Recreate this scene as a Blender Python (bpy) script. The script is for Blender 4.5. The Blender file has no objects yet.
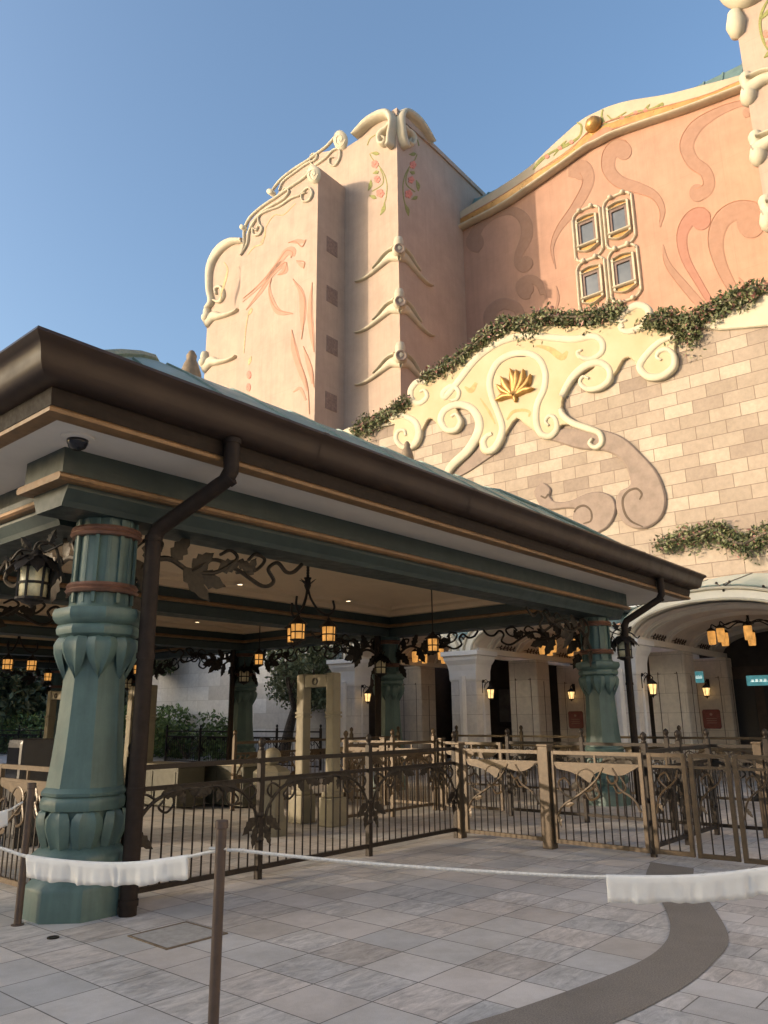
import bpy, bmesh, math, random
from mathutils import Vector, Matrix
from mathutils.geometry import tessellate_polygon
from math import sin, cos, pi, radians, sqrt, atan2, floor
random.seed(7)
S = bpy.context.scene
COL = S.collection

# ------------------------------------------------------------------ camera
FPX, TH, RL, CAMH = 770.0, radians(14.927), radians(0.528), 1.6
cd = bpy.data.cameras.new('camera'); cam = bpy.data.objects.new('camera', cd); COL.objects.link(cam)
cd.sensor_fit = 'VERTICAL'; cd.sensor_height = 24; cd.lens = FPX / 1024 * 24
cd.clip_start = 0.05; cd.clip_end = 3000
_X = Vector((1, 0, 0)); _U = Vector((0, -sin(TH), cos(TH))); _F = Vector((0, cos(TH), sin(TH)))
_r = _X * cos(RL) - _U * sin(RL); _u = _X * sin(RL) + _U * cos(RL)
m = Matrix((_r, _u, -_F)).transposed().to_4x4(); m.translation = (0, 0, CAMH)
cam.matrix_world = m
S.camera = cam

# ------------------------------------------------------------------ world, sun, exposure
SUN_EL, SUN_HEAD = radians(10.0), radians(255.7)        # heading clockwise from +Y
w = bpy.data.worlds.new('World'); S.world = w; w.use_nodes = True
nt = w.node_tree
sky = nt.nodes.new('ShaderNodeTexSky'); sky.sky_type = 'NISHITA'; sky.sun_disc = False
sky.sun_elevation = SUN_EL; sky.sun_rotation = SUN_HEAD
sky.air_density = 1.0; sky.dust_density = 5.0; sky.ozone_density = 3.0; sky.altitude = 0
bg = nt.nodes['Background']; bg.inputs[1].default_value = 0.15
nt.links.new(sky.outputs[0], bg.inputs[0])
sd = bpy.data.lights.new('sun', 'SUN'); sun = bpy.data.objects.new('sun', sd); COL.objects.link(sun)
sd.energy = 2.0; sd.angle = radians(0.5); sd.color = (.63, .525, .42)       # low sun through haze: dim and warm
to_sun = Vector((sin(SUN_HEAD) * cos(SUN_EL), cos(SUN_HEAD) * cos(SUN_EL), sin(SUN_EL)))
sun.rotation_euler = to_sun.to_track_quat('Z', 'Y').to_euler()
sun.location = (-20, -5, 30)
S.view_settings.view_transform = 'Standard'; S.view_settings.look = 'None'
S.view_settings.exposure = 1.66; S.view_settings.gamma = 1.0; S.view_settings.use_curve_mapping = False
S.view_settings.use_white_balance = True; S.view_settings.white_balance_temperature = 7100; S.view_settings.white_balance_tint = 9

# ------------------------------------------------------------------ frames
A = radians(40.59); C0 = Vector((-2.70, 7.30, 0))
MP = Matrix.Translation(C0) @ Matrix.Rotation(pi / 2 - A, 4, 'Z')        # x = along the long eave, y = across
BD = radians(38.59)
MBF = Matrix.Rotation(pi / 2 - BD, 4, 'Z')                               # x = v (depth), y = u (along the facade)
I4 = Matrix.Identity(4)
def ray(x, y):
    d = _r * (x - 384) + _u * (512 - y) + _F * FPX
    return d
def on_plane(x, y, F, axis, val):
    """point where the sight line of a photo pixel meets plane axis=val of frame F (returned in F coords)"""
    Fi = F.inverted(); o = Fi @ Vector((0, 0, CAMH)); d = Fi.to_3x3() @ ray(x, y)
    t = (val - o[axis]) / d[axis]
    return o + d * t
def WV(v): return lambda x, y: (lambda p: (p[1], p[2]))(on_plane(x, y, MBF, 0, v))     # -> (u,z)
def WU(u): return lambda x, y: (lambda p: (p[0], p[2]))(on_plane(x, y, MBF, 1, u))     # -> (v,z)
def OV(v): return lambda p, q, d: (v - d, p, q)        # raised d towards the viewer
def OU(u): return lambda p, q, d: (p, u - d, q)

# ------------------------------------------------------------------ object helpers
def thing(name, label, cat, loc=(0, 0, 0), rz=0.0, group=None, F=I4):
    o = bpy.data.objects.new(name, None); COL.objects.link(o)
    o.empty_display_size = 0.2
    M = F @ Matrix.Translation(Vector(loc)) @ Matrix.Rotation(rz, 4, 'Z')
    o.matrix_world = M
    o['label'] = label; o['category'] = cat
    if group: o['group'] = group
    o['_m'] = 1
    del o['_m']
    WM[o.name] = M
    return o
WM = {}
def tag(o, label, cat, group=None, kind=None):
    if label: o['label'] = label
    if cat: o['category'] = cat
    if group: o['group'] = group
    if kind: o['kind'] = kind
    return o
def link(name, bm, mat, parent=None, F=I4, smooth=False, label=None):
    """finish a bmesh whose vertices are in frame F as ONE mesh object (child of parent, or top-level with origin at its base)"""
    if parent is not None:
        PM = WM[parent.name]; T = PM.inverted() @ F; loc = Matrix.Identity(4)
        bm.transform(T)
    else:
        cs = [v.co for v in bm.verts]
        x = sum(c.x for c in cs) / len(cs); y = sum(c.y for c in cs) / len(cs); z = min(c.z for c in cs)
        L = Matrix.Translation((x, y, z)); bm.transform(L.inverted()); loc = F @ L
    me = bpy.data.meshes.new(name)
    bm.normal_update()
    bm.to_mesh(me); bm.free()
    if smooth:
        for p in me.polygons: p.use_smooth = True
        if smooth != 'all':
            try: me.set_sharp_from_angle(angle=radians(40))
            except Exception: pass
    if isinstance(mat, (list, tuple)):
        for k in mat: me.materials.append(k)
    else: me.materials.append(mat)
    o = bpy.data.objects.new(name, me); COL.objects.link(o)
    if parent is not None:
        o.parent = parent; WM[o.name] = WM[parent.name]
    else:
        o.matrix_world = loc; WM[o.name] = loc
    if label: o['label'] = label
    return o
def kids(o): return [c for c in COL.objects if c.parent == o]
KIDS = {}
def copy_tree(o, parent=None):
    c = o.copy(); COL.objects.link(c); c.parent = parent
    for ch in KIDS.get(o.name, kids(o)): copy_tree(ch, c)
    return c
def place_copy(root, loc, rz, label, F=I4, group=None):
    c = copy_tree(root)
    c.matrix_world = F @ Matrix.Translation(Vector(loc)) @ Matrix.Rotation(rz, 4, 'Z')
    WM[c.name] = c.matrix_world.copy()
    c['label'] = label
    if group: c['group'] = group
    return c
def place(root, loc, rz, F=I4):
    root.matrix_world = F @ Matrix.Translation(Vector(loc)) @ Matrix.Rotation(rz, 4, 'Z')
    WM[root.name] = root.matrix_world.copy()

# ------------------------------------------------------------------ mesh helpers
def BM(): return bmesh.new()
def face(bm, vs):
    try: return bm.faces.new(vs)
    except ValueError: return None
def box(bm, x0, x1, y0, y1, z0, z1, M=None):
    P = [Vector(p) for p in ((x0, y0, z0), (x1, y0, z0), (x1, y1, z0), (x0, y1, z0), (x0, y0, z1), (x1, y0, z1), (x1, y1, z1), (x0, y1, z1))]
    if M: P = [M @ p for p in P]
    v = [bm.verts.new(p) for p in P]
    for f in ((3, 2, 1, 0), (4, 5, 6, 7), (0, 1, 5, 4), (1, 2, 6, 5), (2, 3, 7, 6), (3, 0, 4, 7)): bm.faces.new([v[i] for i in f])
def bbox_bev(bm, x0, x1, y0, y1, z0, z1, r=0.01, M=None):
    b = bmesh.new(); box(b, x0, x1, y0, y1, z0, z1)
    bmesh.ops.bevel(b, geom=b.edges[:], offset=r, segments=2, affect='EDGES', profile=0.6)
    join(bm, b, M)
def join(bm, b, M=None):
    if M: b.transform(M)
    mp = {v: bm.verts.new(v.co) for v in b.verts}
    for f in b.faces:
        g = face(bm, [mp[v] for v in f.verts])
        if g: g.material_index = f.material_index
    b.free()
def area2(p): return sum(p[i][0] * p[(i + 1) % len(p)][1] - p[(i + 1) % len(p)][0] * p[i][1] for i in range(len(p))) / 2
def prism(bm, pts, d0, d1, mp, bevel=0.0, mi=0):
    """polygon (p,q) extruded from d0 to d1 through mp(p,q,d); optional chamfered front edge of width bevel"""
    n = len(pts)
    def ring(ps, d): return [bm.verts.new(mp(p[0], p[1], d)) for p in ps]
    rings = [ring(pts, d0)]
    if bevel > 0:
        rings.append(ring(pts, d1 - bevel))
        sgn = 1 if area2(pts) > 0 else -1; ins = []
        for i in range(n):
            a, b, c = Vector(pts[i - 1]), Vector(pts[i]), Vector(pts[(i + 1) % n])
            e1 = (b - a); e2 = (c - b)
            if e1.length < 1e-6 or e2.length < 1e-6: ins.append(tuple(b)); continue
            nn = Vector((-e1.y, e1.x)).normalized() + Vector((-e2.y, e2.x)).normalized()
            if nn.length < 1e-4: ins.append(tuple(b)); continue
            nn.normalize(); ins.append(tuple(b + nn * bevel * sgn))
        rings.append(ring(ins, d1)); cap = ins
    else:
        rings.append(ring(pts, d1)); cap = pts
    for r0, r1 in zip(rings, rings[1:]):
        for i in range(n):
            j = (i + 1) % n; f = face(bm, [r0[i], r0[j], r1[j], r1[i]])
            if f: f.material_index = mi
    tris = tessellate_polygon([[Vector((p[0], p[1], 0)) for p in cap]])
    for t in tris:
        for rg in (rings[0], rings[-1]):
            f = face(bm, [rg[i] for i in t])
            if f: f.material_index = mi
def fixn(bm): bmesh.ops.recalc_face_normals(bm, faces=bm.faces[:])
def cr(pts, n=6, closed=False):
    """Catmull-Rom through points of any dimension"""
    P = [tuple(p) for p in pts]; out = []; N = len(P)
    rng = range(N if closed else N - 1)
    for i in rng:
        p1, p2 = P[i], P[(i + 1) % N]
        p0 = P[(i - 1) % N] if closed or i > 0 else tuple(2 * a - b for a, b in zip(p1, p2))
        p3 = P[(i + 2) % N] if closed or i + 2 < N else tuple(2 * b - a for a, b in zip(p1, p2))
        for k in range(n):
            t = k / n
            out.append(tuple(0.5 * (2 * b + (c - a) * t + (2 * a - 5 * b + 4 * c - d) * t * t + (3 * b - a - 3 * c + d) * t ** 3) for a, b, c, d in zip(p0, p1, p2, p3)))
    if not closed: out.append(P[-1])
    return out
def ribbon(bm, pts, W, out, depth, base=0.0, style='round', n=5, mi=0):
    """moulding along photo-traced points [(x,y,width)] laid on a real wall plane; W maps to the plane, out raises it"""
    C = cr(pts, n); rings = []
    ks = [-1, -0.8, -0.4, 0, 0.4, 0.8, 1] if style == 'round' else [-1, -0.8, 0.8, 1]
    for i, (x, y, wd) in enumerate(C):
        a = C[max(i - 1, 0)]; b = C[min(i + 1, len(C) - 1)]
        tx, ty = b[0] - a[0], b[1] - a[1]; l = sqrt(tx * tx + ty * ty) or 1
        nx, ny = -ty / l, tx / l; rg = []
        for k in ks:
            p = W(x + nx * k * wd / 2, y + ny * k * wd / 2)
            d = depth * sqrt(max(0, 1 - k * k)) if style == 'round' else (depth if abs(k) < 0.9 else depth * 0.35)
            rg.append(bm.verts.new(out(p[0], p[1], base + d)))
        p = W(x + nx * wd / 2, y + ny * wd / 2); q = W(x - nx * wd / 2, y - ny * wd / 2)
        rg.append(bm.verts.new(out(p[0], p[1], -0.01))); rg.append(bm.verts.new(out(q[0], q[1], -0.01)))
        rings.append(rg)
    m = len(rings[0])
    for r0, r1 in zip(rings, rings[1:]):
        for i in range(m):
            f = face(bm, [r0[i], r0[(i + 1) % m], r1[(i + 1) % m], r1[i]])
            if f: f.material_index = mi
    for r in (rings[0], rings[-1]):
        f = face(bm, r)
        if f: f.material_index = mi
def spi(cx, cy, r0, r1, a0, a1, n=9, w0=3, w1=2, sq=1.0):
    o = []
    for i in range(n):
        t = i / (n - 1); r = r0 + (r1 - r0) * t; a = radians(a0 + (a1 - a0) * t)
        o.append((cx + r * cos(a) * sq, cy + r * sin(a), w0 + (w1 - w0) * t))
    return o
def disc_px(bm, cx, cy, rx, ry, W, out, d, n=16):
    prism(bm, [W(cx + rx * cos(2 * pi * i / n), cy + ry * sin(2 * pi * i / n)) for i in range(n)], -0.01, d, out)
def poly_px(bm, pts, W, out, d, bevel=0.0, smooth=0, d0=-0.01):
    if smooth: pts = cr(pts, smooth, True)
    prism(bm, [W(*p) for p in pts], d0, d, out, bevel)
def tube(bm, pts, r, n=6, cap=True, M=None):
    P = [Vector(p) for p in pts]; R = r if isinstance(r, (list, tuple)) else [r] * len(P)
    up = None; rings = []
    for i, p in enumerate(P):
        t = (P[min(i + 1, len(P) - 1)] - P[max(i - 1, 0)])
        t = t.normalized() if t.length > 1e-9 else Vector((0, 0, 1))
        if up is None:
            up = Vector((0, 0, 1)) if abs(t.z) < 0.9 else Vector((1, 0, 0))
        up = (up - t * up.dot(t))
        if up.length < 1e-6: up = Vector((1, 0, 0)) if abs(t.x) < 0.9 else Vector((0, 1, 0)); up = up - t * up.dot(t)
        up.normalize(); sd_ = t.cross(up)
        rg = []
        for k in range(n):
            a = 2 * pi * (k + 0.5) / n; c = p + (up * cos(a) + sd_ * sin(a)) * R[i]
            rg.append(bm.verts.new(M @ c if M else c))
        rings.append(rg)
    for r0, r1 in zip(rings, rings[1:]):
        for k in range(n): face(bm, [r0[k], r0[(k + 1) % n], r1[(k + 1) % n], r1[k]])
    if cap: face(bm, rings[0][::-1]); face(bm, rings[-1])
def lathe(bm, prof, n=16, c=(0, 0, 0), rot=0.0, M=None):
    rings = []
    for r, z in prof:
        rg = []
        for k in range(n):
            a = rot + 2 * pi * k / n; p = Vector((c[0] + r * cos(a), c[1] + r * sin(a), c[2] + z))
            rg.append(bm.verts.new(M @ p if M else p))
        rings.append(rg)
    for r0, r1 in zip(rings, rings[1:]):
        for k in range(n): face(bm, [r0[k], r0[(k + 1) % n], r1[(k + 1) % n], r1[k]])
    if prof[0][0] > 1e-4: face(bm, rings[0][::-1])
    if prof[-1][0] > 1e-4: face(bm, rings[-1])
def ball(bm, c, r, n=8, M=None, sz=1.0):
    lathe(bm, [(max(1e-5, r * sin(pi * i / n)), -r * sz * cos(pi * i / n)) for i in range(n + 1)], 10, c, 0, M)
def leaf(bm, base, d, nrm, L, Wd, th=0.012, curl=0.15):
    """a lobed thick leaf"""
    d = Vector(d).normalized(); nrm = Vector(nrm); nrm = (nrm - d * nrm.dot(d)).normalized(); s = d.cross(nrm); b = Vector(base)
    prof = ((0, .08), (.12, .55), (.25, .95), (.36, .7), (.5, 1.0), (.62, .62), (.76, .6), (.9, .22), (1, .0))
    top, bot = [], []
    for t, wv in prof:
        c = b + d * L * t + nrm * curl * L * (t * t - .3 * t)
        hw = Wd * .5 * wv
        top.append([bm.verts.new(c - s * hw + nrm * .12 * hw), bm.verts.new(c + nrm * (th + .0)), bm.verts.new(c + s * hw + nrm * .12 * hw)])
        bot.append(bm.verts.new(c - nrm * th))
    for i in range(len(top) - 1):
        a, c = top[i], top[i + 1]
        face(bm, [a[0], a[1], c[1], c[0]]); face(bm, [a[1], a[2], c[2], c[1]])
        face(bm, [a[0], c[0], bot[i + 1], bot[i]]); face(bm, [a[2], bot[i], bot[i + 1], c[2]])
def leaves(bm, pts, size, rng, flat=0.0, mi=None):
    """many small leaf quads at pts"""
    for p in pts:
        s = size * rng.uniform(.6, 1.4)
        n = Vector((rng.gauss(0, 1), rng.gauss(0, 1), rng.gauss(0, 1) + flat)).normalized()
        t = n.orthogonal().normalized(); t.rotate(Matrix.Rotation(rng.uniform(0, 6.28), 3, n)); b = n.cross(t)
        P = Vector(p)
        v = [bm.verts.new(P - t * s), bm.verts.new(P + b * s * .45 + n * s * .1), bm.verts.new(P + t * s), bm.verts.new(P - b * s * .45 + n * s * .1)]
        f = bm.faces.new(v)
        if mi: f.material_index = rng.choice(mi)
def rect_sweep(bm, rect, prof, closed=False):
    """mitred moulding round a rectangle a0,a1,b0,b1: prof = [(outward offset, z)]"""
    a0, a1, b0, b1 = rect; rings = []
    for h, z in prof:
        rings.append([bm.verts.new(p) for p in ((a0 - h, b0 - h, z), (a1 + h, b0 - h, z), (a1 + h, b1 + h, z), (a0 - h, b1 + h, z))])
    R = rings + ([rings[0]] if closed else [])
    for r0, r1 in zip(R, R[1:]):
        for k in range(4): face(bm, [r0[k], r0[(k + 1) % 4], r1[(k + 1) % 4], r1[k]])

# ------------------------------------------------------------------ materials
def nodes(name):
    m = bpy.data.materials.new(name); m.use_nodes = True
    return m, m.node_tree, m.node_tree.nodes['Principled BSDF']
class N:
    def __init__(s, nt): s.nt = nt
    def new(s, t, **kw):
        n = s.nt.nodes.new(t)
        for k, v in kw.items(): setattr(n, k, v)
        return n
    def put(s, sock, v):
        if hasattr(v, 'is_output') or isinstance(v, bpy.types.NodeSocket): s.nt.links.new(v, sock)
        else: sock.default_value = v
    def math(s, op, a, b=0.0, c=0.0):
        n = s.new('ShaderNodeMath', operation=op)
        for i, v in enumerate((a, b, c)): s.put(n.inputs[i], v)
        return n.outputs[0]
    def mix(s, f, a, b, mode='MIX'):
        n = s.new('ShaderNodeMix', data_type='RGBA', blend_type=mode)
        s.put(n.inputs[0], f); s.put(n.inputs[6], a); s.put(n.inputs[7], b)
        return n.outputs[2]
    def noise(s, vec, scale, detail=4, rough=.6, dist=0.0):
        n = s.new('ShaderNodeTexNoise'); s.put(n.inputs['Vector'], vec); s.put(n.inputs['Scale'], scale)
        n.inputs['Detail'].default_value = detail; n.inputs['Roughness'].default_value = rough; n.inputs['Distortion'].default_value = dist
        return n.outputs[0]
    def ramp(s, f, stops, interp='LINEAR'):
        n = s.new('ShaderNodeValToRGB'); n.color_ramp.interpolation = interp; e = n.color_ramp.elements
        while len(e) < len(stops): e.new(0.5)
        for k, (p, c) in zip(e, stops): k.position = p; k.color = (*c, 1) if len(c) == 3 else c
        s.put(n.inputs[0], f); return n.outputs[0]
    def bump(s, h, strength, dist, prev=None):
        n = s.new('ShaderNodeBump'); s.put(n.inputs['Height'], h); n.inputs['Strength'].default_value = strength; n.inputs['Distance'].default_value = dist
        if prev: s.put(n.inputs['Normal'], prev)
        return n.outputs[0]
    def obj(s): return s.new('ShaderNodeTexCoord').outputs['Object']
    def xyz(s, v):
        n = s.new('ShaderNodeSeparateXYZ'); s.put(n.inputs[0], v); return n.outputs
    def comb(s, x, y, z=0.0):
        n = s.new('ShaderNodeCombineXYZ'); s.put(n.inputs[0], x); s.put(n.inputs[1], y); s.put(n.inputs[2], z); return n.outputs[0]
def c4(c): return (*c, 1)
def mat(name, col, rough=.6, metal=0.0, var=.12, scale=6.0, bump=0.0, bscale=60.0, streak=0.0, col2=None, spec=.5, dirt=0.0):
    m, nt_, p = nodes(name); g = N(nt_); v = g.obj()
    f = g.noise(v, scale, 5, .65)
    c2 = col2 or tuple(min(1, x * (1 + var * 2)) for x in col); c1 = tuple(x * (1 - var * 2) for x in col) if not col2 else col
    c = g.ramp(f, [(.3, c1), (.7, c2)])
    if streak:
        x = g.xyz(v); sv = g.comb(g.math('MULTIPLY', x[0], 5.0), g.math('MULTIPLY', x[1], 5.0), g.math('MULTIPLY', x[2], .35))
        k = g.noise(sv, 2.0, 4, .7)
        k = g.ramp(k, [(.42, (1, 1, 1)), (.75, (1 - streak,) * 3)])
        c = g.mix(1.0, c, k, 'MULTIPLY')
    if dirt:
        k = g.noise(v, 1.7, 6, .75); k = g.ramp(k, [(.45, (1, 1, 1)), (.8, (1 - dirt,) * 3)]); c = g.mix(1.0, c, k, 'MULTIPLY')
    nt_.links.new(c, p.inputs['Base Color'])
    r = g.ramp(g.noise(v, scale * 2.3, 3), [(.3, (max(0, rough - .1),) * 3), (.7, (min(1, rough + .1),) * 3)])
    nt_.links.new(r, p.inputs['Roughness'])
    p.inputs['Metallic'].default_value = metal; p.inputs['Specular IOR Level'].default_value = spec
    if bump: nt_.links.new(g.bump(g.noise(v, bscale, 4, .7), bump, .02), p.inputs['Normal'])
    return m
def glow(name, col, strength, base=(.8, .6, .3)):
    m, nt_, p = nodes(name); g = N(nt_)
    f = g.noise(g.obj(), 9.0, 2); e = g.ramp(f, [(.35, tuple(x * .55 for x in col)), (.65, col)])
    nt_.links.new(e, p.inputs['Emission Color']); p.inputs['Emission Strength'].default_value = strength
    p.inputs['Base Color'].default_value = c4(base); p.inputs['Roughness'].default_value = .4
    return m
def cells(g, x, y, L, Wd, jw, stag=.5):
    """running-bond cells: returns random value, second random, joint mask (1 = joint)"""
    ry = g.math('DIVIDE', y, Wd); row = g.math('FLOOR', ry)
    off = g.math('MULTIPLY', g.math('MODULO', g.math('ABSOLUTE', row), 2.0), stag)
    rx = g.math('ADD', g.math('DIVIDE', x, L), off); colm = g.math('FLOOR', rx)
    wn = g.new('ShaderNodeTexWhiteNoise', noise_dimensions='3D'); g.put(wn.inputs['Vector'], g.comb(row, colm, 3.3))
    fx = g.math('FRACT', rx); fy = g.math('FRACT', ry)
    dx = g.math('MULTIPLY', g.math('MINIMUM', fx, g.math('SUBTRACT', 1.0, fx)), L)
    dy = g.math('MULTIPLY', g.math('MINIMUM', fy, g.math('SUBTRACT', 1.0, fy)), Wd)
    jm = g.math('LESS_THAN', g.math('MINIMUM', dx, dy), jw)
    sep = g.new('ShaderNodeSeparateColor'); g.put(sep.inputs[0], wn.outputs['Color'])
    return wn.outputs['Value'], sep.outputs[1], jm
def stone_mat(name, L, Wd, stops, joint, jw=.009, swap=True, bump=.8):
    m, nt_, p = nodes(name); g = N(nt_); v = g.obj(); x = g.xyz(v)
    r1, r2, jm = cells(g, x[1] if swap else x[0], x[2], L, Wd, jw)
    c = g.ramp(r1, stops, 'LINEAR')
    k = g.noise(v, 7.0, 6, .7); k = g.ramp(k, [(.3, (.86, .86, .86)), (.7, (1.08, 1.07, 1.05))]); c = g.mix(1.0, c, k, 'MULTIPLY')
    k = g.noise(v, .7, 5, .7); k = g.ramp(k, [(.35, (.86, .85, .84)), (.6, (1, 1, 1))]); c = g.mix(1.0, c, k, 'MULTIPLY')
    c = g.mix(jm, c, c4(joint)); nt_.links.new(c, p.inputs['Base Color']); p.inputs['Roughness'].default_value = .85
    h = g.math('SUBTRACT', g.math('MULTIPLY', g.noise(v, 35.0, 4), .3), jm)
    nt_.links.new(g.bump(h, bump, .015), p.inputs['Normal'])
    return m
def pave_mat(name, L, Wd, along_x=True, tint=(1, 1, 1), stag=.5):
    m, nt_, p = nodes(name); g = N(nt_); v = g.obj(); x = g.xyz(v)
    xx, yy = (x[0], x[1]) if along_x else (x[1], x[0])
    r1, r2, jm = cells(g, xx, yy, L, Wd, .0045, stag)
    T = lambda c: tuple(a * b for a, b in zip(c, tint))
    c = g.ramp(r1, [(0, T((.345, .32, .30))), (.3, T((.415, .385, .365))), (.5, T((.33, .33, .33))), (.75, T((.44, .415, .395))), (1, T((.36, .36, .36)))])
    # veined slabs
    sh = g.new('ShaderNodeVectorMath', operation='ADD'); g.put(sh.inputs[0], v); g.put(sh.inputs[1], g.comb(g.math('MULTIPLY', r1, 37.0), g.math('MULTIPLY', r2, 53.0), 0.0))
    rot = g.new('ShaderNodeMapping'); g.put(rot.inputs['Vector'], sh.outputs[0]); rot.inputs['Rotation'].default_value = (0, 0, .9); rot.inputs['Scale'].default_value = (1.6, 5, 1)
    vn = g.noise(rot.outputs[0], 2.2, 8, .75, 1.2)
    vein = g.ramp(vn, [(.32, (.55, .56, .57)), (.5, (.93, .93, .93)), (.66, (1.25, 1.24, 1.23))])
    c = g.mix(g.math('MULTIPLY', g.math('GREATER_THAN', r2, .52), .9), c, g.mix(1.0, c, vein, 'MULTIPLY'))
    sp = g.ramp(g.noise(v, 220.0, 2, .8), [(.3, (.8, .8, .8)), (.7, (1.14, 1.14, 1.14))]); c = g.mix(1.0, c, sp, 'MULTIPLY')
    st = g.ramp(g.noise(v, 1.1, 6, .75), [(.38, (.8, .79, .77)), (.6, (1, 1, 1))]); c = g.mix(1.0, c, st, 'MULTIPLY')
    c = g.mix(jm, c, c4((.12, .11, .10))); nt_.links.new(c, p.inputs['Base Color'])
    rr = g.ramp(g.noise(v, 4.0, 4), [(.3, (.5,) * 3), (.7, (.75,) * 3)]); nt_.links.new(rr, p.inputs['Roughness'])
    h = g.math('SUBTRACT', g.math('MULTIPLY', g.noise(v, 90.0, 3), .35), jm); nt_.links.new(g.bump(h, .35, .006), p.inputs['Normal'])
    return m
def leaf_mat(name, stops, rough=.55):
    m, nt_, p = nodes(name); g = N(nt_)
    geo = g.new('ShaderNodeNewGeometry')
    c = g.ramp(geo.outputs['Random Per Island'], stops, 'LINEAR'); nt_.links.new(c, p.inputs['Base Color'])
    p.inputs['Roughness'].default_value = rough
    return m
def stucco(name, col, streak=.13):
    m, nt_, p = nodes(name); g = N(nt_); v = g.obj(); x = g.xyz(v)
    k = g.ramp(g.noise(v, .5, 6, .7), [(.3, tuple(a * .85 for a in col)), (.7, tuple(a * 1.08 for a in col))])
    sv = g.comb(g.math('MULTIPLY', x[0], 2.0), g.math('MULTIPLY', x[1], 2.0), g.math('MULTIPLY', x[2], .12))
    st = g.ramp(g.noise(sv, 1.4, 5, .75), [(.45, (1, 1, 1)), (.8, (1 - streak,) * 3)]); c = g.mix(1.0, k, st, 'MULTIPLY')
    # faint horizontal and vertical panel joints
    jz = g.math('LESS_THAN', g.math('FRACT', g.math('DIVIDE', x[2], 3.5)), .006)
    ju = g.math('LESS_THAN', g.math('FRACT', g.math('DIVIDE', x[1], 4.1)), .005)
    jj = g.math('MULTIPLY', g.math('MAXIMUM', jz, ju), .22)
    c = g.mix(jj, c, c4(tuple(a * .5 for a in col))); nt_.links.new(c, p.inputs['Base Color']); p.inputs['Roughness'].default_value = .9
    nt_.links.new(g.bump(g.noise(v, 18.0, 6, .8), .5, .03), p.inputs['Normal'])
    return m

m_pave = pave_mat('pale_paving', .435, .49, True, (1.36, 1.34, 1.32), 0.0)
m_pave2 = pave_mat('plaza_paving', .62, .31, False, (1.34, 1.32, 1.31))
m_band = mat('brown_granite', (.20, .175, .15), .7, var=.24, scale=110, bump=.2, bscale=200, dirt=.25)
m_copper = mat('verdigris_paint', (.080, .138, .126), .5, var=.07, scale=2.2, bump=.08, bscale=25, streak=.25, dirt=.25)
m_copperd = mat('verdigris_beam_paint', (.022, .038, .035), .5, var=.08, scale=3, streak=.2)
m_bronze = mat('dark_bronze', (.024, .016, .012), .65, .0, spec=.2, var=.12, scale=9, dirt=.2)
m_gutter = mat('gutter_bronze', (.048, .032, .024), .42, .1, spec=.25, var=.08, scale=2, dirt=.15)
m_iron = mat('bronze_iron', (.026, .019, .014), .45, .1, spec=.25, var=.15, scale=30)
m_ironb = mat('black_iron', (.022, .018, .016), .5, .1, spec=.25, var=.15, scale=30)
m_goldp = mat('gold_brown_paint', (.20, .112, .05), .45, .15, var=.12, scale=5)
m_gatep = mat('gate_gold_bronze', (.080, .052, .027), .42, .15, var=.13, scale=14, dirt=.25)
m_leafb = mat('bronze_leaf', (.030, .023, .016), .5, .1, spec=.25, var=.25, scale=22)
m_soffit = mat('soffit_paint', (.62, .58, .52), .75, var=.03, scale=1.2)
m_ceil = mat('ceiling_paint', (.62, .49, .34), .75, var=.04, scale=1.2)
m_roof = mat('green_roof_metal', (.15, .225, .20), .45, .1, var=.08, scale=1.1, streak=.12)
m_tan = stucco('tan_stucco', (.455, .345, .275))
m_pink = stucco('pink_stucco', (.455, .265, .19), .14)
m_cream = mat('cream_plaster', (.50, .445, .335), .7, var=.05, scale=1.3, dirt=.12)
m_creamp = mat('cream_panel', (.44, .33, .19), .75, var=.06, scale=.5, col2=(.49, .41, .27))
m_white = mat('white_plaster', (.82, .80, .76), .7, var=.03, scale=2, dirt=.1)
m_archf = mat('arch_cream', (.74, .69, .58), .65, var=.03, scale=2, dirt=.08)
m_brown = mat('taupe_stone_scroll', (.25, .19, .155), .85, var=.08, scale=3, bump=.15, bscale=30)
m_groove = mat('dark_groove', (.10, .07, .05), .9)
m_swirl1 = mat('tan_swirl_paint', (.33, .195, .14), .9, var=.04, scale=2)
m_swirl2 = mat('rose_swirl_paint', (.35, .175, .13), .9, var=.04, scale=2)
m_peach = mat('peach_paint', (.43, .255, .185), .9, var=.04, scale=2)
m_line = mat('rust_line_paint', (.40, .20, .13), .9, var=.05, scale=3)
m_copperline = mat('copper_band', (.50, .27, .09), .35, .5, var=.12, scale=2)
m_gold = mat('gilded', (.38, .21, .065), .4, .45, var=.15, scale=5)
m_rose = mat('rose_paint', (.58, .22, .17), .9, var=.15, scale=9)
m_olive = mat('olive_paint', (.25, .25, .09), .9, var=.15, scale=9)
m_stone = stone_mat('beige_ashlar', .86, .41, [(0, (.27, .21, .17)), (.3, (.39, .315, .25)), (.6, (.325, .26, .205)), (.85, (.47, .395, .315)), (1, (.43, .355, .285))], (.20, .145, .11))
m_palew = stone_mat('pale_wall_stone', 1.5, .6, [(0, (.56, .52, .48)), (.5, (.70, .67, .64)), (1, (.74, .72, .70))], (.42, .39, .36), .006, True, .25)
m_pier = stone_mat('pale_pier_stone', 1.2, .55, [(0, (.70, .68, .65)), (1, (.78, .76, .73))], (.36, .33, .30), .005, True, .25)
m_pierin = stone_mat('inner_pier_stone', 1.1, .55, [(0, (.64, .59, .52)), (1, (.72, .67, .59))], (.32, .28, .23), .005, True, .25)
m_vault = mat('vault_plaster', (.68, .60, .51), .8, var=.05, scale=2)
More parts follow.
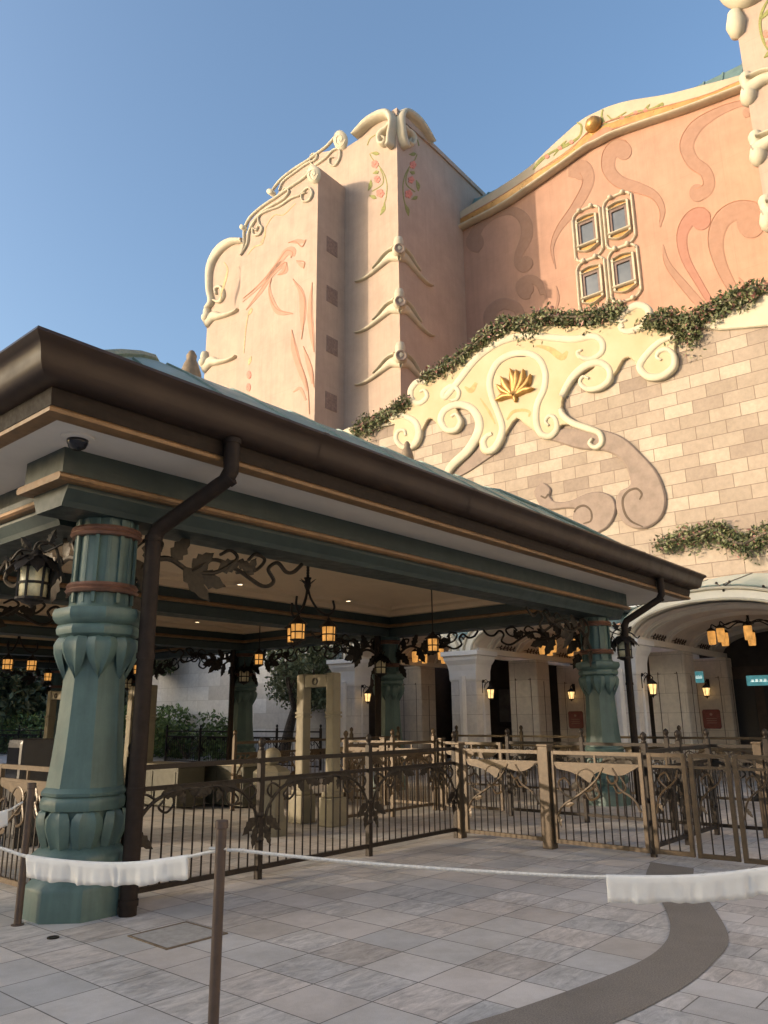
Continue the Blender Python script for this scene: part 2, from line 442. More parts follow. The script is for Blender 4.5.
m_rib = mat('vault_rib', (.80, .74, .64), .75, var=.03, scale=2)
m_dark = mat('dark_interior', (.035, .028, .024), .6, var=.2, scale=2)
m_door = mat('dark_wood_door', (.05, .032, .024), .4, var=.2, scale=6)
m_wglass, _nt, _p = nodes('window_glass'); _p.inputs['Base Color'].default_value = (.22, .24, .26, 1); _p.inputs['Roughness'].default_value = .08; _p.inputs['Specular IOR Level'].default_value = .8
_g = N(_nt); _nt.links.new(_g.ramp(_g.noise(_g.obj(), .6, 3), [(.3, (.07, .08, .09)), (.7, (.15, .16, .17))]), _p.inputs['Base Color'])
m_wframe = mat('window_frame_brown', (.16, .10, .08), .5)
m_vent = mat('vent_grille', (.25, .18, .155), .8)
m_awn, _nt, _p = nodes('aqua_awning_glass'); _p.inputs['Base Color'].default_value = (.50, .66, .62, 1); _p.inputs['Roughness'].default_value = .25; _p.inputs['Transmission Weight'].default_value = .35
m_lampglass = glow('lit_amber_glass', (1.0, .46, .12), .26, (.6, .4, .15))
m_lamphot = glow('lamp_flame', (1.0, .72, .34), 1.1)
m_lampwall = glow('lit_cream_glass', (1.0, .64, .27), .6)
m_lampoff = mat('unlit_cream_glass', (.76, .68, .44), .3, var=.1, scale=14)
m_down = glow('downlight', (1.0, .86, .65), 1.2)
m_teal = glow('teal_screen', (.07, .28, .33), .27, (.1, .3, .34))
m_tealtxt = glow('screen_lettering', (.6, .8, .8), .28, (.8, .8, .8))
m_plaque = mat('red_plaque', (.22, .055, .045), .5, var=.12, scale=12)
m_black = mat('black_plastic', (.02, .02, .022), .45, var=.1, scale=8)
m_smoke, _nt, _p = nodes('smoked_dome'); _p.inputs['Base Color'].default_value = (.01, .01, .014, 1); _p.inputs['Roughness'].default_value = .08
m_portal = mat('beige_portal', (.19, .165, .11), .6, var=.06, scale=5)
m_box = mat('olive_box', (.055, .052, .034), .6, var=.06, scale=4)
m_cloth = mat('white_cloth', (.72, .70, .66), .9, var=.04, scale=3, bump=.1, bscale=120)
m_rope = mat('white_rope', (.62, .60, .56), .9, var=.1, scale=60)
m_post = mat('brown_rope_post', (.085, .058, .045), .45, .2, var=.1, scale=12)
m_bark = mat('bark', (.13, .10, .075), .9, var=.25, scale=14, bump=.5, bscale=30)
m_olv = leaf_mat('olive_tree_leaves', [(0, (.08, .10, .05)), (.5, (.16, .19, .09)), (1, (.26, .29, .17))])
m_pine = leaf_mat('pine_leaves', [(0, (.03, .045, .022)), (.6, (.065, .088, .038)), (1, (.115, .135, .06))])
m_shrub = leaf_mat('shrub_leaves', [(0, (.045, .08, .022)), (.6, (.10, .165, .045)), (1, (.17, .25, .08))])
m_vine = leaf_mat('vine_leaves', [(0, (.05, .065, .028)), (.35, (.10, .12, .045)), (.7, (.18, .19, .085)), (.86, (.24, .23, .14)), (.92, (.30, .12, .10)), (1, (.36, .2, .17))])
m_soil = mat('soil', (.06, .045, .03), .95, var=.2, scale=20)

# ================================================================== SETTING: ground
bm = BM(); bmesh.ops.create_grid(bm, x_segments=8, y_segments=8, size=160)
g_ = link('ground', bm, m_pave, None, MP @ Matrix.Translation((0, 0, 0))); g_['kind'] = 'structure'
bin_ = [(2.95, 9.35), (2.62, 8.5), (2.47, 7.7), (2.21, 6.66), (1.87, 5.98), (1.32, 5.41), (0.45, 4.72), (-.7, 4.05), (-2.2, 3.4), (-4.2, 2.7), (-8, 1.9)]
bout = [(3.28, 8.95), (3.03, 8.3), (2.89, 7.68), (2.54, 6.37), (2.15, 5.7), (1.63, 5.08), (.75, 4.33), (-.4, 3.6), (-1.9, 2.92), (-4.0, 2.2), (-8, 1.4)]
bi, bo = cr(bin_, 6), cr(bout, 6)
bm = BM()
va = [bm.verts.new((p[0], p[1], .008)) for p in bi]; vb = [bm.verts.new((p[0], p[1], .008)) for p in bo]
for i in range(len(va) - 1): bm.faces.new((va[i], vb[i], vb[i + 1], va[i + 1]))
o = link('path', bm, m_band); o['kind'] = 'structure'
# plaza outside the curved band: another slab format
bm = BM(); Fi = MP.inverted()
pts = [Fi @ Vector((p[0], p[1], 0)) for p in bo] + [Fi @ Vector(q) for q in ((-8, -6, 0), (10, -6, 0), (16, 3, 0), (5.3, 7.3, 0))]
prism(bm, [(p.x, p.y) for p in pts], 0.0035, 0.004, lambda p, q, d: (p, q, d))
o = link('pavement', bm, m_pave2, None, MP); o['kind'] = 'structure'

# ================================================================== LARGE STRUCTURE: hotel
# ---- stone facade wall with crest
ZV = 22.5
t = thing('stone_wall', 'beige ashlar wall with cream scrolled crest and brown scrolls behind the pavilion roof', 'wall', (ZV, 10, 0), 0, None, MBF)
Wz, Oz = WV(ZV), OV(ZV)
top_px = [(340, 433), (356, 428), (385, 418), (412, 404), (440, 378), (475, 352), (510, 332), (560, 322), (625, 312), (645, 318), (700, 316), (768, 296)]
top = [Wz(*p) for p in top_px]
poly = [(34, 5.2), (34, 7.0), (22.5, 10.5)] + top + [(1.5, 13.9), (-6, 14.5), (-6, 4.6), (19.6, 4.6), (19.6, 5.2)]
bm = BM(); prism(bm, poly, 0, -.9, Oz)
link('wall', bm, m_stone, t, MBF)
bm = BM(); prism(bm, [(34, 0), (34, 5.2), (19.6, 5.2), (19.6, 0)], 0, -.9, Oz); link('wall', bm, m_palew, t, MBF)
bm = BM(); prism(bm, [(34, 5.1), (34, 5.32), (19.6, 5.32), (19.6, 5.1)], -.02, .12, Oz); link('string_course', bm, m_white, t, MBF)
bm = BM(); prism(bm, [(19.95, 0), (19.95, 2.3), (20.55, 2.3), (20.55, 0)], -.02, .03, Oz); link('service_door', bm, m_dark, t, MBF)
Z4 = lambda x, y: (380 + x / 2.56, 300 + y / 2.56)
def z4(l): return [Z4(*p[:2]) + ((p[2] / 2.56,) if len(p) > 2 else ()) for p in l]
crest = [(24, 306), (78, 272), (92, 262), (78, 245), (86, 220), (112, 208), (150, 200), (205, 160), (245, 128), (290, 100), (340, 82), (430, 70), (500, 70), (565, 66), (610, 46), (632, 20), (660, 11), (686, 20), (697, 45), (690, 66), (722, 82), (762, 96), (758, 125), (762, 155), (748, 188), (720, 203), (690, 202), (668, 185), (655, 160), (640, 150), (625, 158), (610, 185), (592, 207), (568, 228), (540, 236), (520, 226), (514, 205), (526, 196), (540, 186), (556, 172), (530, 176), (500, 205), (480, 235), (470, 265), (474, 290), (500, 318), (470, 322), (462, 335), (446, 354), (420, 356), (400, 338), (372, 318), (355, 305), (335, 330), (315, 365), (298, 390), (276, 398), (260, 384), (258, 350), (258, 315), (246, 288), (222, 272), (200, 278), (206, 292), (213, 315), (200, 337), (172, 340), (152, 322), (140, 308), (128, 308), (116, 330), (106, 352), (88, 377), (60, 381), (42, 362), (38, 340), (42, 320)]
bm = BM(); poly_px(bm, z4(crest), Wz, Oz, .14, .03, 2); link('crest_panel', bm, m_creamp, t, MBF)
mould = [
 [(292, 345, 6), (278, 352, 8), (270, 368, 9), (279, 388, 10), (297, 382, 10), (313, 355, 10), (318, 325, 10), (305, 285, 10), (290, 245, 10), (287, 205, 10), (305, 165, 10), (340, 143, 10), (380, 140, 10), (412, 155, 10), (428, 190, 10), (425, 230, 10), (408, 270, 10), (405, 310, 10), (415, 343, 10), (440, 351, 9), (457, 332, 8), (453, 306, 7), (438, 300, 6), (429, 314, 5), (438, 325, 4)],
 [(185, 262, 4), (203, 256, 6), (207, 236, 7), (188, 224, 8), (168, 240, 9), (172, 252, 9), (205, 212, 10), (250, 155, 11), (300, 117, 11), (350, 99, 11), (395, 95, 11), (440, 100, 11), (500, 104, 11), (550, 97, 10), (573, 112, 10), (572, 138, 9), (545, 155, 8), (518, 150, 7), (510, 138, 5), (522, 132, 4)],
 [(468, 250, 8), (495, 203, 10), (530, 172, 11), (565, 164, 11), (590, 180, 10), (590, 208, 9), (565, 228, 8), (535, 231, 8), (517, 215, 6), (525, 200, 5), (540, 205, 4)],
 [(466, 280, 6), (474, 300, 9), (500, 319, 10), (540, 333, 10), (567, 345, 9), (571, 369, 8), (555, 380, 7), (541, 370, 6), (548, 357, 4)],
 [(758, 97, 7), (720, 112, 9), (690, 140, 10), (669, 174, 11), (690, 199, 11), (725, 198, 10), (754, 175, 10), (756, 147, 9), (740, 131, 8), (719, 136, 7), (713, 151, 5), (725, 158, 4)],
 [(625, 76, 8), (618, 55, 9), (633, 34, 10), (661, 18, 11), (688, 26, 11), (691, 50, 10), (670, 74, 10), (642, 85, 9), (620, 79, 7), (622, 62, 5), (636, 56, 4)],
 [(176, 447, 9), (190, 424, 11), (230, 386, 12), (255, 345, 13), (259, 312, 13), (241, 282, 12), (206, 270, 11), (172, 284, 10), (161, 310, 10), (175, 334, 9), (199, 334, 8), (211, 313, 7), (200, 296, 5), (188, 301, 4)],
 [(30, 305, 6), (62, 299, 9), (95, 315, 10), (104, 345, 10), (90, 374, 9), (63, 378, 8), (47, 360, 7), (51, 340, 6), (67, 336, 5), (72, 350, 4)],
 [(126, 216, 7), (101, 213, 9), (84, 235, 9), (89, 261, 9), (110, 266, 8), (126, 250, 7), (120, 234, 5), (108, 238, 4)]]
bm = BM()
for l in mould: ribbon(bm, z4([(p[0], p[1], p[2] * 1.75) for p in l]), Wz, Oz, .055, .135, 'round', 5)
link('crest_moulding', bm, m_cream, t, MBF, 'all')
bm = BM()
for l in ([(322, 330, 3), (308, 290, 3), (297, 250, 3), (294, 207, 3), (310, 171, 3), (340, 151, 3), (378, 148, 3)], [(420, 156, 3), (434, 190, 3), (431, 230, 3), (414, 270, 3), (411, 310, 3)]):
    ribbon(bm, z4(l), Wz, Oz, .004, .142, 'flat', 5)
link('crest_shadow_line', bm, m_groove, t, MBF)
bm = BM()   # painted flourishes inside the crest
for l in ([(330, 310, 4), (345, 290, 8), (370, 285, 8), (388, 290, 7), (386, 302, 4)], [(405, 120, 4), (440, 130, 14), (470, 150, 18), (485, 135, 6)], [(222, 225, 4), (238, 235, 14), (252, 215, 8)], [(262, 255, 3), (285, 290, 7), (300, 320, 3)]):
    ribbon(bm, z4(l), Wz, Oz, .004, .142, 'flat', 5)
link('crest_flourish', bm, mat('ochre_paint', (.47, .31, .14), .8, var=.1, scale=4), t, MBF)
# lotus
bm = BM()
Z3 = lambda x, y: (480 + x / 9.6, 360 + y / 9.6)
for base, mid, tip, wd in (((350, 350), (352, 220), (325, 105), 62), ((350, 350), (375, 230), (383, 115), 60), ((340, 350), (280, 270), (235, 180), 62), ((335, 355), (250, 310), (190, 255), 50), ((365, 350), (425, 230), (450, 112), 48), ((370, 350), (470, 250), (520, 160), 44), ((350, 360), (260, 362), (178, 408), 46), ((365, 358), (450, 305), (545, 290), 46)):
    P = [Z3(*base) + (wd * .8 / 9.6,), Z3(*mid) + (wd * 1.45 / 9.6,), Z3((mid[0] + tip[0]) / 2, (mid[1] + tip[1]) / 2) + (wd * 1.2 / 9.6,), Z3(*tip) + (.6,)]
    ribbon(bm, P, Wz, Oz, .16, .15, 'round', 4)
ribbon(bm, [Z3(350, 355) + (3,), Z3(362, 385) + (5,), Z3(365, 420) + (2,)], Wz, Oz, .12, .15)
link('lotus_emblem', bm, m_gold, t, MBF, 'all')
# taupe scrolls
bm = BM()
Z5 = lambda x, y: (580 + x / 4.085, 380 + y / 4.085)
big = [(-150, 235), (-90, 205), (0, 200), (100, 207), (180, 237), (250, 300), (312, 370), (345, 440), (355, 500), (338, 560), (292, 600), (240, 610), (190, 592), (157, 545), (151, 492), (168, 455), (205, 436), (206, 400), (188, 350), (148, 310), (88, 289), (0, 283), (-90, 255)]
poly_px(bm, [Z5(*p) for p in big], Wz, Oz, .10, .045, 3)
Z6 = lambda x, y: (540 + x / 4.267, 480 + y / 4.267)
sm = [(-22, 48), (8, 14), (32, 20), (50, 42), (46, 72), (70, 94), (130, 90), (200, 60), (258, 51), (308, 70), (328, 112), (320, 160), (290, 204), (240, 229), (190, 221), (152, 190), (141, 152), (152, 126), (110, 122), (50, 129), (10, 116), (-12, 85)]
poly_px(bm, [Z6(*p) for p in sm], Wz, Oz, .085, .04, 3)
lf = [(352, 306), (330, 338), (305, 385), (270, 412), (235, 436), (205, 452), (192, 446), (215, 420), (250, 385), (266, 350), (275, 330)]
poly_px(bm, z4(lf), Wz, Oz, .06, .02, 2)
link('stone_scroll', bm, m_brown, t, MBF)
bm = BM()
for Zf, l in ((Z5, [(248, 492, 6), (257, 468, 9), (236, 447, 9), (202, 457, 10), (180, 490, 10), (186, 540, 10), (212, 578, 9), (262, 602, 5)]), (Z6, [(190, 188, 5), (222, 175, 8), (222, 135, 8), (195, 112, 9), (165, 120, 9), (150, 140, 6)]), (Z6, [(40, 62, 7), (28, 78, 8), (8, 70, 6)])):
    ribbon(bm, [Zf(p[0], p[1]) + (p[2] / 4.1,) for p in l], Wz, Oz, .01, .098 if Zf is Z5 else .083, 'flat', 5)
link('scroll_groove', bm, m_groove, t, MBF)
# cream coping wedges at both ends
bm = BM(); poly_px(bm, [(690, 326), (720, 313), (768, 293), (800, 281), (800, 326), (768, 327), (720, 331)], Wz, Oz, .10, .03)
poly_px(bm, [(330, 437), (350, 428), (380, 420), (398, 424), (380, 428), (366, 433), (345, 436)], Wz, Oz, .08, .02)
link('coping', bm, m_cream, t, MBF)

# ---- vines
def vine(name, pxs, label, v, grp, n, thick, hang, depth=.7, size=.075):
    rng = random.Random(len(pxs) * 31 + n); P = []
    C = cr([(*on_plane(x, y, MBF, 0, v), h) for x, y, h in pxs], 10)
    for _ in range(n):
        c = rng.choice(C); h = c[3]
        # clumped: pick a clump offset
        ph = sin(c[1] * 3.1) * .5 + sin(c[1] * 7.7 + 1) * .35
        r = min(1.25, abs(rng.gauss(0, .55))) * thick * (1 + .35 * ph); a = rng.uniform(0, 2 * pi)
        dz = r * sin(a)
        if dz < 0: dz *= (1 + h * rng.random())
        P.append((c[0] - .25 - abs(r * cos(a)) * depth * .6 + rng.uniform(0, .3), c[1] + rng.gauss(0, .15), c[2] + dz * .85))
    bm = BM(); leaves(bm, P, size, rng)
    t_ = thing(name, label, 'plant', (v, C[len(C) // 2][1], C[len(C) // 2][2] - .4), 0, grp, MBF)
    link('foliage', bm, m_vine, t_, MBF)
    bm = BM(); tube(bm, [(c[0] - .25, c[1], c[2]) for c in C], .05, 5); link('stem', bm, m_bark, t_, MBF)
vine('trailing_vine', [(357, 430, .8), (372, 424, 1.6), (388, 416, .6), (400, 409, .4), (410, 403, .2)], 'short dark green trailing vine at the low left end of the cream crest', ZV, 'trailing vines along the stone wall', 3200, .34, 1)
vine('trailing_vine', [(428, 380, .2), (455, 365, .5), (478, 347, .5), (497, 333, .6), (512, 324, .6), (530, 327, 2.2), (545, 319, .5), (575, 320, .5), (598, 318, 1.0), (622, 312, .1)], 'long arched trailing vine along the top of the cream crest above the gold lotus', ZV, 'trailing vines along the stone wall', 11000, .36, 1)
vine('trailing_vine', [(650, 324, .2), (668, 322, .6), (684, 326, 2.2), (690, 328, 3.2), (700, 318, 1.4), (718, 310, .8), (740, 300, .3), (760, 292, .1)], 'trailing vine with a drooping tuft right of the crest under the salmon wall', ZV, 'trailing vines along the stone wall', 8000, .34, 1)
vine('trailing_vine', [(664, 546, .2), (680, 540, .3), (700, 536, .6), (715, 530, .6), (728, 538, .8), (745, 545, 1.2), (768, 535, .6), (800, 530, .5)], 'flowering vine growing on the plain stone wall just above the right arch', ZV, 'trailing vines along the stone wall', 7000, .30, 1, .7, .06)

# ---- left tower
TV, BV, TU = 33.0, 30.4, 25.0
Wt, Ot = WV(TV), OV(TV); Wb, Ob = WV(BV), OV(BV); Wr, Orr = WU(TU), OU(TU)
UREC = 29.4
tw = thing('hotel_tower', 'tall tan stucco corner tower with cream scrolled parapets and flower garlands, on the left', 'building', (TV, TU, 0), 0, None, MBF)
# main body: front plane profile
prof_t = [Wt(*p) for p in [(272, 205), (285, 179), (318, 153), (345, 148), (358, 140), (368, 126), (380, 116), (398, 110)]]
prof_t[-1] = (TU, prof_t[-1][1])
u_l = 37.0
body = [(u_l, 0), (u_l, prof_t[0][1])] + prof_t + [(TU, 0)]
bm = BM(); prism(bm, body, 0, -13, Ot)
link('tower_wall', bm, m_tan, tw, MBF)
WbL = WV(31.2); ObL = OV(31.2)
pf = [Wb(*p) for p in [(241, 268), (243, 245), (250, 222), (263, 206), (280, 194), (300, 178), (312, 166), (320, 166)]]
ub = pf[0][0]
blk = [(ub, 0)] + pf[:-1] + [(UREC, pf[-1][1]), (UREC, 0)]
bm = BM(); prism(bm, blk, 0, -4, Ob); link('tower_wall', bm, m_tan, tw, MBF)
pl = [WbL(*p) for p in [(209, 292), (211, 268), (219, 251), (229, 243), (243, 241)]]
seg = [(pl[0][0], 0)] + pl[:-1] + [(ub - .05, pl[-1][1]), (ub - .05, 0)]
bm = BM(); prism(bm, seg, 0, -3.5, ObL); link('tower_wall', bm, m_tan, tw, MBF)
# parapet cap on the right-hand face
bm = BM()
zt = Wt(398, 110)[1]
prism(bm, [(TV - .12, zt - .45), (TV + 4, zt - .25), (TV + 13, zt - .25), (TV + 13, zt + .1), (TV + 4, zt + .1), (TV - .12, zt + .1)], -.3, .12, Orr)
link('parapet', bm, m_tan, tw, MBF)
# corner crest scroll
Zc = lambda x, y: (330 + x / 6.4, 100 + y / 6.4)
zc = lambda l: [Zc(p[0], p[1]) + (p[2] / 6.4,) for p in l]
bm = BM()
ribbon(bm, zc([(168, 245, 22), (205, 205, 36), (255, 155, 46), (320, 115, 52), (375, 100, 60), (405, 125, 50), (412, 180, 34), (402, 240, 30), (398, 290, 34), (385, 318, 16)]), Wt, Ot, .55, .05)
ribbon(bm, zc([(400, 165, 26), (375, 195, 22), (345, 215, 30), (325, 250, 34), (335, 290, 30), (362, 288, 24), (368, 258, 18), (350, 250, 12)]), Wt, Ot, .4, .05)
link('corner_scroll', bm, m_cream, tw, MBF, 'all')
bm = BM()
ribbon(bm, zc([(640, 285, 14), (600, 215, 26), (555, 150, 34), (505, 105, 40), (460, 85, 44), (438, 120, 34), (440, 190, 28), (450, 250, 30), (465, 300, 26), (478, 322, 12)]), Wr, Orr, .5, .05)
ribbon(bm, zc([(455, 180, 24), (475, 205, 24), (500, 220, 28), (520, 255, 30), (510, 295, 26), (487, 285, 18), (488, 262, 12)]), Wr, Orr, .4, .05)
link('corner_scroll', bm, m_cream, tw, MBF, 'all')
# block parapet scrollwork
Zo = lambda x, y: (190 + x / 4.8, 110 + y / 4.8)
zo = lambda l: [Zo(p[0], p[1]) + (p[2] / 5.6,) for p in l]
def disc_scroll(bm, c, rx, ry, W, O):
    disc_px(bm, *Zo(*c), rx / 4.8, ry / 4.8, W, O, .15)
    ribbon(bm, [(Zo(*c)[0] + (rx / 4.8 * .8) * (1 - k / 12) * cos(k * .9), Zo(*c)[1] + (ry / 4.8 * .8) * (1 - k / 12) * sin(k * .9), 1.2) for k in range(11)], W, O, .06, .14, 'round', 3)
bm = BM()
ribbon(bm, zo([(246, 700, 6), (262, 650, 9), (264, 580, 12), (290, 520, 13), (350, 465, 13), (420, 418, 13), (480, 375, 13), (540, 335, 13), (580, 300, 12)]), Wb, Ob, .14, .03)
ribbon(bm, zo([(250, 696, 5), (278, 645, 10), (285, 590, 11), (310, 540, 12), (345, 495, 12), (395, 462, 12), (450, 430, 12), (478, 395, 10), (460, 378, 9), (445, 400, 7)]), Wb, Ob, .14, .03)
ribbon(bm, zo([(330, 560, 6), (322, 580, 8), (305, 570, 9), (308, 600, 11), (335, 600, 10), (350, 570, 10), (335, 545, 9), (335, 510, 9), (375, 485, 11), (430, 465, 11), (490, 425, 11), (530, 410, 11), (570, 375, 11), (590, 400, 12), (575, 435, 11), (545, 440, 10), (540, 410, 8), (560, 398, 6)]), Wb, Ob, .13, .03)
disc_scroll(bm, (598, 312), 30, 44, Wb, Ob); disc_px(bm, *Zo(265, 572), 2, 2.6, Wb, Ob, .35)
link('parapet_scrollwork', bm, m_cream, tw, MBF, 'all')
bm = BM()
ribbon(bm, zo([(392, 405, 8), (410, 370, 11), (450, 325, 12), (510, 280, 12), (570, 242, 12), (620, 205, 12), (660, 175, 12), (705, 125, 12)]), Wt, Ot, .14, .03)
ribbon(bm, zo([(430, 390, 7), (450, 345, 10), (500, 305, 11), (560, 262, 11), (605, 240, 11), (612, 215, 9), (590, 215, 8), (580, 245, 7), (600, 268, 9), (650, 235, 11), (690, 195, 11), (720, 190, 12), (722, 230, 11), (700, 268, 10), (675, 262, 9), (675, 235, 7), (692, 230, 5)]), Wt, Ot, .13, .03)
disc_scroll(bm, (726, 148), 32, 46, Wt, Ot); disc_px(bm, *Zo(398, 402), 3, 3, Wt, Ot, .35)
link('parapet_scrollwork', bm, m_cream, tw, MBF, 'all')
bm = BM()
ribbon(bm, [(243, 241, 5), (232, 242, 7), (222, 248, 8), (214, 259, 7), (210, 272, 6), (210, 290, 5), (212, 302, 5), (208, 309, 4)], WbL, ObL, .3, .05)
ribbon(bm, [(213, 300, 2), (220, 302, 3.4), (224, 295, 3.6), (221, 287, 3.2), (216, 289, 2.6), (217, 295, 1.6)], WbL, ObL, .16, .05)
link('corner_scroll', bm, m_cream, tw, MBF, 'all')
# corner brackets
def bracket(bm, uc, vc, z, left=True, right=True):
    if left:
        c = cr([(uc - .1, z + .2, .85), (uc + .65, z + .32, .62), (uc + 1.4, z + .02, .36), (uc + 2.2, z - .26, .25), (uc + 2.95, z - .38, .15), (uc + 3.45, z - .32, .04)], 5)
        ribbon(bm, c, lambda x, y: (x, y), OV(vc), .2, .03, 'round', 2)
        ribbon(bm, [(uc + .25, z + .75, .2), (uc + .9, z + .62, .16), (uc + 1.5, z + .2, .14), (uc + 1.9, z - .05, .1)], lambda x, y: (x, y), OV(vc), .3, .05, 'round', 3)
    if right:
        c = cr([(vc - .1, z + .2, .85), (vc + .65, z + .32, .62), (vc + 1.4, z + .02, .36), (vc + 2.2, z - .26, .25), (vc + 2.95, z - .38, .15), (vc + 3.45, z - .32, .04)], 5)
        ribbon(bm, c, lambda x, y: (x, y), OU(uc), .2, .03, 'round', 2)
        ribbon(bm, [(vc + .25, z + .75, .2), (vc + .9, z + .62, .16), (vc + 1.5, z + .2, .14), (vc + 1.9, z - .05, .1)], lambda x, y: (x, y), OU(uc), .3, .05, 'round', 3)
    ball(bm, (vc - .05, uc - .05, z + .45), .42, 8, None, 1.1)
    lathe(bm, [(.24, .5), (.29, .8), (.32, 1.1), (.24, 1.38), (.001, 1.46)], 10, (vc - .02, uc - .02, z), 0)
def bracket_rose(bm, uc, vc, z):
    n = Vector((-1, -1, 0)).normalized(); M = Matrix.Translation(Vector((vc, uc, z + .38)) + n * .42) @ n.to_track_quat('Z', 'Y').to_matrix().to_4x4()
    lathe(bm, [(.34, 0), (.34, .08), (.26, .08), (.2, .03), (.001, .03)], 14, (0, 0, 0), 0, M)
for z in (28.99, 25.43, 21.9):
    bm = BM(); bracket(bm, TU, TV, z - .35); b = link('corner_bracket', bm, m_cream, tw, MBF, 'all')
    bm = BM(); bracket_rose(bm, TU, TV, z - .35); link('rosette', bm, m_brown, b, MBF)
ulft = pl[0][0]
for y in (323, 367):
    z = WbL(207, y)[1]; bm = BM()
    c = [(ulft + .1, z, 1.0), (ulft - .7, z + .25, .8), (ulft - 1.5, z - .02, .45), (ulft - 2.4, z - .2, .3), (ulft - 3.1, z - .25, .2), (ulft - 3.5, z - .2, .05)]
    ribbon(bm, c, lambda x, y: (x, y), ObL, .25, .03, 'round', 5); ball(bm, (31.15, ulft, z + .4), .42, 8); lathe(bm, [(.28, .5), (.30, .8), (.32, 1.1), (.24, 1.38), (.001, 1.46)], 10, (31.15, ulft, z - .2))
    link('corner_bracket', bm, m_cream, tw, MBF, 'all')
# square vents on the shaded return
for y in (247, 296, 346, 402):
    q = on_plane(332 if y < 400 else 331, y, MBF, 1, UREC); bm = BM(); box(bm, q.x - .5, q.x + .5, UREC - .03, UREC + .05, q.z - .55, q.z + .55)
    for k in range(6): box(bm, q.x - .45, q.x + .45, UREC - .045, UREC - .02, q.z - .46 + k * .17, q.z - .40 + k * .17)
    link('vent', bm, m_vent, tw, MBF)
# painted garlands at the corner
def garland(flip):
    W_, O_ = (Wr, Orr) if flip else (Wt, Ot)
    st = [(240, 290), (255, 250), (290, 225), (320, 215)], [(255, 345), (270, 375), (310, 420), (345, 470), (365, 540), (360, 620), (345, 670)], [(320, 440), (340, 490), (335, 540), (270, 585)]
    fl = [(288, 412, 22), (302, 508, 20), (322, 598, 24)]
    lv = [((262, 340), (318, 345)), ((245, 580), (262, 510)), ((252, 612), (298, 632)), ((322, 738), (352, 660)), ((275, 470), (312, 455))]
    if flip:
        mx = lambda p: (820 - p[0] + (p[0] - 300) * .18, p[1] + 4) + tuple(p[2:])
        st = [[mx(p) for p in s] for s in st]; fl = [mx(p) for p in fl]; lv = [(mx(a), mx(b)) for a, b in lv]
    b1, b2 = BM(), BM()
    for s in st: ribbon(b1, [Zc(*p) + (1.0,) for p in s], W_, O_, .02, 0, 'flat', 4)
    for a, b in lv: ribbon(b1, [Zc(*a) + (.6,), Zc((a[0] + b[0]) / 2 + 6, (a[1] + b[1]) / 2) + (4.0,), Zc(*b) + (.4,)], W_, O_, .025, 0, 'flat', 4)
    for x, y, r in fl:
        for k in range(5): disc_px(b2, *Zc(x + r * .6 * cos(k * 1.257), y + r * .65 * sin(k * 1.257)), r * .5 / 6.4 * (.8 if flip else 1), r * .55 / 6.4, W_, O_, .03 + .004 * k, 10)
        disc_px(b2, *Zc(x, y), .9, 1.0, W_, O_, .06, 8); link('garland_flower', b2, m_rose, tw, MBF); b2 = BM()
    b2.free(); link('garland_leaves', b1, m_olive, tw, MBF)
garland(False); garland(True)
# faint painted swirls on the block
Zs = lambda x, y: (190 + x / 4.267, 180 + y / 4.267)
zs = lambda l: [Zs(p[0], p[1]) + (p[2] / 4.267,) for p in l]
bm = BM()
for l in ([(225, 520, 4), (300, 450, 12), (370, 365, 22), (410, 310, 30), (438, 300, 30), (436, 325, 22)], [(240, 555, 4), (300, 480, 14), (350, 400, 24), (390, 360, 34), (405, 385, 26), (380, 402, 12)], [(340, 430, 3), (343, 490, 16), (375, 560, 26), (440, 570, 4)], [(440, 425, 4), (475, 480, 24), (482, 560, 30), (478, 640, 10)], [(522, 440, 3), (512, 560, 24), (520, 660, 22), (530, 735, 3)], [(435, 645, 4), (445, 720, 28), (470, 810, 24), (500, 900, 6)], [(485, 715, 3), (505, 780, 22), (522, 870, 8)], [(440, 905, 4), (470, 890, 14), (495, 940, 8)], [(425, 265, 3), (460, 262, 20), (490, 262, 10)], [(455, 350, 4), (480, 365, 20), (490, 370, 6)]):
    ribbon(bm, zs(l), Wb, Ob, .025, 0, 'flat', 5)
link('painted_swirl', bm, m_peach, tw, MBF)
bm = BM()
for l in ([(228, 505, 3), (300, 442, 4), (370, 358, 4), (412, 302, 4), (440, 312, 4), (430, 332, 3)], [(242, 553, 3), (330, 430, 4), (380, 372, 4), (412, 352, 4), (402, 392, 4), (375, 405, 3)], [(348, 420, 3), (338, 480, 4), (370, 550, 4), (438, 570, 3)], [(440, 422, 3), (488, 500, 4), (486, 600, 4), (476, 680, 3)], [(522, 438, 3), (518, 560, 4), (530, 735, 3)], [(435, 640, 3), (460, 750, 4), (500, 870, 4), (510, 1000, 3)], [(484, 710, 3), (520, 800, 4), (530, 885, 3)], [(420, 268, 3), (450, 262, 4), (478, 285, 4), (495, 255, 3)], [(455, 345, 3), (488, 350, 4), (485, 378, 3)]):
    ribbon(bm, zs(l), Wb, Ob, .012, .025, 'flat', 5)
link('painted_outline', bm, m_line, tw, MBF)
bm = BM()
for l in ([(230, 740, 3), (238, 640, 4), (250, 570, 4), (262, 545, 3)], [(250, 790, 3), (256, 770, 14), (262, 752, 3)], [(248, 578, 3), (256, 565, 14), (268, 548, 3)], [(300, 270, 3), (320, 240, 4), (325, 200, 4), (360, 150, 4), (400, 148, 4), (450, 100, 3)], [(245, 320, 3), (275, 285, 5), (310, 270, 4), (320, 215, 3)], [(130, 520, 3), (135, 480, 8), (150, 430, 10), (160, 380, 7), (145, 350, 4)]):
    ribbon(bm, zs(l), Wb, Ob, .02, 0, 'flat', 5)
